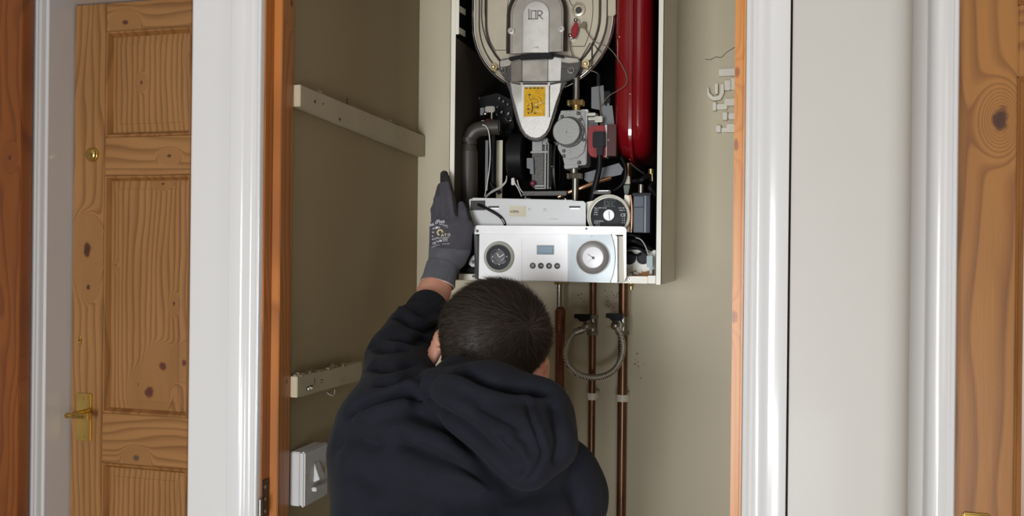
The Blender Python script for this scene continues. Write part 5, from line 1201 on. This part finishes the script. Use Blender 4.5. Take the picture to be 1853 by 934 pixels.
# the hood lying on the back
hd_ = [cap(P(766, 708, 1.18), P(826, 680, 1.18), .017, .023), cap(P(826, 680, 1.18), P(880, 690, 1.175), .023, .023), cap(P(880, 690, 1.175), P(945, 708, 1.18), .024, .022), cap(P(945, 708, 1.18), P(990, 712, 1.21), .020, .014),
       cap(P(795, 712, 1.13), P(880, 720, 1.115), .036, .046), cap(P(880, 720, 1.115), P(975, 742, 1.13), .046, .040), cap(P(850, 735, 1.09), P(935, 805, 1.06), .040, .040),
       cap(P(975, 745, 1.115), P(985, 805, 1.085), .037, .037), cap(P(935, 800, 1.06), P(955, 845, 1.055), .038, .023), cap(P(985, 800, 1.085), P(958, 843, 1.057), .036, .023), cap(P(1000, 720, 1.17), P(1005, 790, 1.13), .020, .026), cap(P(770, 705, 1.165), P(760, 722, 1.16), .022, .022)]
def hoodf(p):
    d = union(hd_, .022)(p)
    d = smax(d, -(headf(p) - .006), .006)
    return d + np.sin(p[:, 0] * 47 + 2) * np.sin(p[:, 2] * 41 + 5 * p[:, 0]) * .0012
v, f = surface(hoodf, P(740, 900, 1.0) - Vector((.03, .06, .03)), P(1050, 640, 1.27) + Vector((.03, .05, .05)), .0036)
v = smooth_mesh(v, f, 2); tr = bvh(v, f)
for pts__, w, a in (([(832, 668), (862, 684), (900, 700), (945, 706), (985, 703)], .009, -.011), ([(800, 690), (850, 700), (905, 716), (950, 722)], .010, .004),
                    ([(955, 728), (958, 745), (966, 765), (974, 785), (980, 805), (985, 822), (975, 845), (958, 868)], .0028, -.0035), ([(962, 726), (965, 745), (973, 765), (981, 785), (987, 805), (991, 822)], .0035, .0025),
                    ([(762, 722), (800, 745), (845, 775), (885, 815), (915, 845)], .010, -.008), ([(905, 795), (925, 825), (935, 850)], .009, -.006), ([(870, 740), (905, 760), (935, 770)], .012, -.004), ([(790, 712), (840, 735), (880, 760), (915, 790)], .012, .005),
                    ([(1003, 735), (1008, 765), (1015, 800), (1010, 830)], .008, -.006), ([(945, 790), (955, 800), (960, 815)], .008, -.004)):
    v = crease(v, f, tr, pts__, w, a)
v = smooth_mesh(v, f, 1)
hood = raw_mesh('hood', v, f, M['hoodie'], hoodie)

# ---- trousers and boots
trf = union([ell(hip - Vector((0, 0, .01)), (.168, .14, .13)), cap(hip + Vector((-.08, 0, -.03)), kL, .10, .066), cap(kL, fL, .066, .055), cap(hip + Vector((.08, 0, -.03)), kR, .10, .066), cap(kR, fR, .066, .055)], .04)
v, f = surface(lambda p: smax(trf(p), .003 - p[:, 2], .004), hip - Vector((.32, .42, .56)), hip + Vector((.32, .42, .14)), .007)
raw_mesh('trousers', smooth_mesh(v, f, 2), f, M['trousers'], person)
for q in (fL, fR):
    ff = union([cap(q, q + Vector((0, -.06, 0)), .05, .046), cap(q + Vector((0, -.06, .01)), q + Vector((0, -.09, -.005)), .045, .038), rbox(q + Vector((0, -.10, .0)), (.045, .03, .05), .02)], .03)
    v, f = surface(lambda p: smax(ff(p), .002 - p[:, 2], .004), q - Vector((.08, .18, .08)), q + Vector((.08, .08, .12)), .006); raw_mesh('boot', smooth_mesh(v, f, 1), f, M['boot'], person)

# ---- glove on the raised hand
def g(u, v, Y): return P(u, v, Y)
hand_palm = [cap(g(797, 500, 1.575), g(805, 468, 1.590), .0270, .0290), rbox(g(815, 428, 1.600), (.0375, .0145, .034), .014), ell(g(828, 448, 1.600), (.024, .016, .040)),
             cap(g(793, 470, 1.592), g(794, 410, 1.604), .0150, .0145), cap(g(817, 470, 1.590), g(826, 410, 1.598), .0165, .0150)]
fingers = [cap(g(821, 398, 1.598), g(815, 358, 1.596), .0105, .0098), (cap(g(815, 358, 1.596), g(807, 322, 1.602), .0098, .0078), .003),          # index
           cap(g(806, 395, 1.606), g(805, 352, 1.612), .0108, .0098), (cap(g(805, 352, 1.612), g(804, 316, 1.618), .0098, .0080), .003),           # middle
           cap(g(796, 402, 1.612), g(793, 362, 1.622), .0100, .0092), (cap(g(793, 362, 1.622), g(798, 338, 1.645), .0092, .0078), .003),           # ring
           cap(g(789, 415, 1.612), g(787, 380, 1.625), .0092, .0084), (cap(g(787, 380, 1.625), g(792, 362, 1.650), .0084, .0070), .003),           # little
           cap(g(836, 452, 1.596), g(846, 412, 1.594), .0150, .0118), (cap(g(846, 412, 1.594), g(840, 386, 1.604), .0115, .0098), .004), (cap(g(840, 386, 1.604), g(835, 372, 1.614), .0098, .0082), .003)]   # thumb
def glovef(p):
    d = union(hand_palm, .014)(p)
    for q in fingers:
        if isinstance(q, tuple): d = smin(d, q[0](p), q[1])
        else: d = smin(d, q(p), .006)
    return d + np.sin(p[:, 2] * 300 + 20 * p[:, 0]) * .00035 * np.clip((CAMZ + .01 - p[:, 2]) / .02, 0, 1)
v, f = surface(glovef, g(800, 520, 1.60) - Vector((.08, .06, .02)), g(815, 300, 1.60) + Vector((.09, .09, .02)), .0022)
v = smooth_mesh(v, f, 1)
glove = raw_mesh('glove', v, f, M['glove'], person); gtree = bvh(v, f)
glove.data.materials.append(M['glovecoat']); glove.data.materials.append(M['cuff'])
tipz, cuffz = P(812, 345, 1.60).z, P(800, 448, 1.60).z
cen = v[f].mean(1); nn = normals(v, f)[f].mean(1)
mi = np.zeros(len(f), int)
front = -(nn @ np.array((.0, 1., 0.)))
mi[(front < -.15) & (cen[:, 2] > P(800, 470, 1.6).z)] = 1; mi[cen[:, 2] > P(808, 330, 1.61).z] = 1
rgt = (nn @ np.array((1., 0, 0))); mi[(rgt > .55) & (cen[:, 2] > P(830, 400, 1.6).z)] = 1
mi[cen[:, 2] < cuffz - .1 * (cen[:, 0] - P(800, 450, 1.6).x)] = 2
glove.data.polygons.foreach_set('material_index', mi)
# stitched end of the cuff
ga, gb_ = P(790, 508, 1.566), P(788, 512, 1.562)
cax = (P(805, 468, 1.59) - P(797, 500, 1.575)).normalized(); c0 = P(793, 510, 1.568); e1 = cax.cross(Vector((0, 1, 0))).normalized(); e2 = cax.cross(e1)
def cring(t, r_): return [c0 + cax * t + (e1 * math.cos(a) * 1.04 + e2 * math.sin(a)) * (r_ + .0004 * math.cos(a * 40)) for a in [2 * math.pi * i / 120 for i in range(120)]]
MB().loft([cring(.034, .0290), cring(.02, .0296), cring(.008, .0298), cring(.0, .0312), cring(-.004, .0318), cring(-.0055, .0305), cring(-.003, .0285), cring(.02, .0275)], cap=False).build('glove_cuff', M['cuff'], glove)
MB().tube(cring(-.0058, .0300)[::4], .0009, 6, 1, closed=True).build('cuff_seam', M['clip'], glove)
# printing on the back of the glove
def decal(items, name, m, lift=.0006):
    mb = MB()
    for (vv, ff, u0, v0, sc, rot, shear, sx) in items:
        pos = []
        for (x, y, z) in vv:
            x, y = x * sx, y + x * sx * shear; uu = u0 + sc * (x * math.cos(rot) - y * math.sin(rot)); vvv = v0 - sc * (x * math.sin(rot) + y * math.cos(rot))
            h, n_ = hit(gtree, uu, vvv); pos.append(None if h is None else h + n_ * lift)
        keep = [q for q in ff if all(pos[i] is not None for i in q)]
        mb.add([p_ if p_ is not None else Vector((0, 0, 0)) for p_ in pos], []); k0 = len(mb.v) - len(pos); mb.f += [tuple(i + k0 for i in q) for q in keep]
    used = sorted({i for q in mb.f for i in q}); mp_i = {o: n_ for n_, o in enumerate(used)}; mb.v = [mb.v[i] for i in used]; mb.f = [tuple(mp_i[i] for i in q) for q in mb.f]
    if mb.f: mb.build(name, m, glove, smooth=False)
def T(txt, u, v, h, rot=.16, shear=0, sx=1, al='LEFT', bold=.02): vv, ff = text_data(txt, 1.4, 0, 1, al, bold); return (vv, ff, u, v, h, rot, shear, sx)
def Q(u, v, w, h, rot=.12): return ([(0, 0, 0), (w, 0, 0), (w, h, 0), (0, h, 0)], [(0, 1, 2, 3)], u, v, 1, rot, 0, 1)
decal([T('Max', 776, 408.5, 6.0, .35, 0, .70), T('i', 787.6, 403.6, 6.2, .2), T('Flex', 790, 402.2, 6.6, .13, 0, .98), T('o', 809, 394, 1.8), T('Ultimate', 795, 406.5, 1.9, .1), T('34-874', 802, 409, 2.0, .1), T('A B', 807, 411.5, 2.0, .1),
       T('m', 783, 414, 3.8, .3), T('Mic', 788, 413, 4.6, .25, 0, .9), T('2x', 782, 421, 3, .3), T('8', 782, 428, 3, .3), T('4121A', 782, 434, 3.2, .3), T('CE', 782, 441.5, 4.2, .2), T('16', 789, 438, 4, .15), T('M', 795, 436.5, 4.6, .12), T('EN388', 801.5, 433.5, 2.3, .08), T('4131A', 801.5, 436.5, 2.3, .08),
       T('www', 782, 447, 2.2, .2), T('made in', 788, 444.5, 1.9, .14), T('CAT II 0120', 800, 442.2, 1.9, .06)], 'glove_print', mat('pale_glove_print', (.75, .73, .76), .7))
decal([T('ATG', 798, 426.5, 5.0, .1, 0, 1.25), Q(792.5, 431.8, 21, .9, .1)], 'glove_logo_text', mat('cream_glove_print', (.66, .60, .50), .7))
cr_v = [(math.cos(a) * r_, math.sin(a) * r_, 0) for a in [R(-20 + 260 * i / 16 - 0) for i in range(17)] for r_ in (3.2, 6.2)]
decal([(cr_v, [(2 * i, 2 * i + 1, 2 * i + 3, 2 * i + 2) for i in range(16)], 796.5, 421, 1, .3, 0, 1)], 'glove_logo', mat('yellow_glove_print', (.50, .43, .18), .7))
# right-hand glove, out of sight under the boiler
rgf = union(handRf, .012)
v, f = surface(lambda p: rgf(p) - .0022, handR - Vector((.1, .07, .10)), handR + Vector((.09, .09, .14)), .0032)
raw_mesh('glove', smooth_mesh(v, f, 1), f, M['glove'], person)
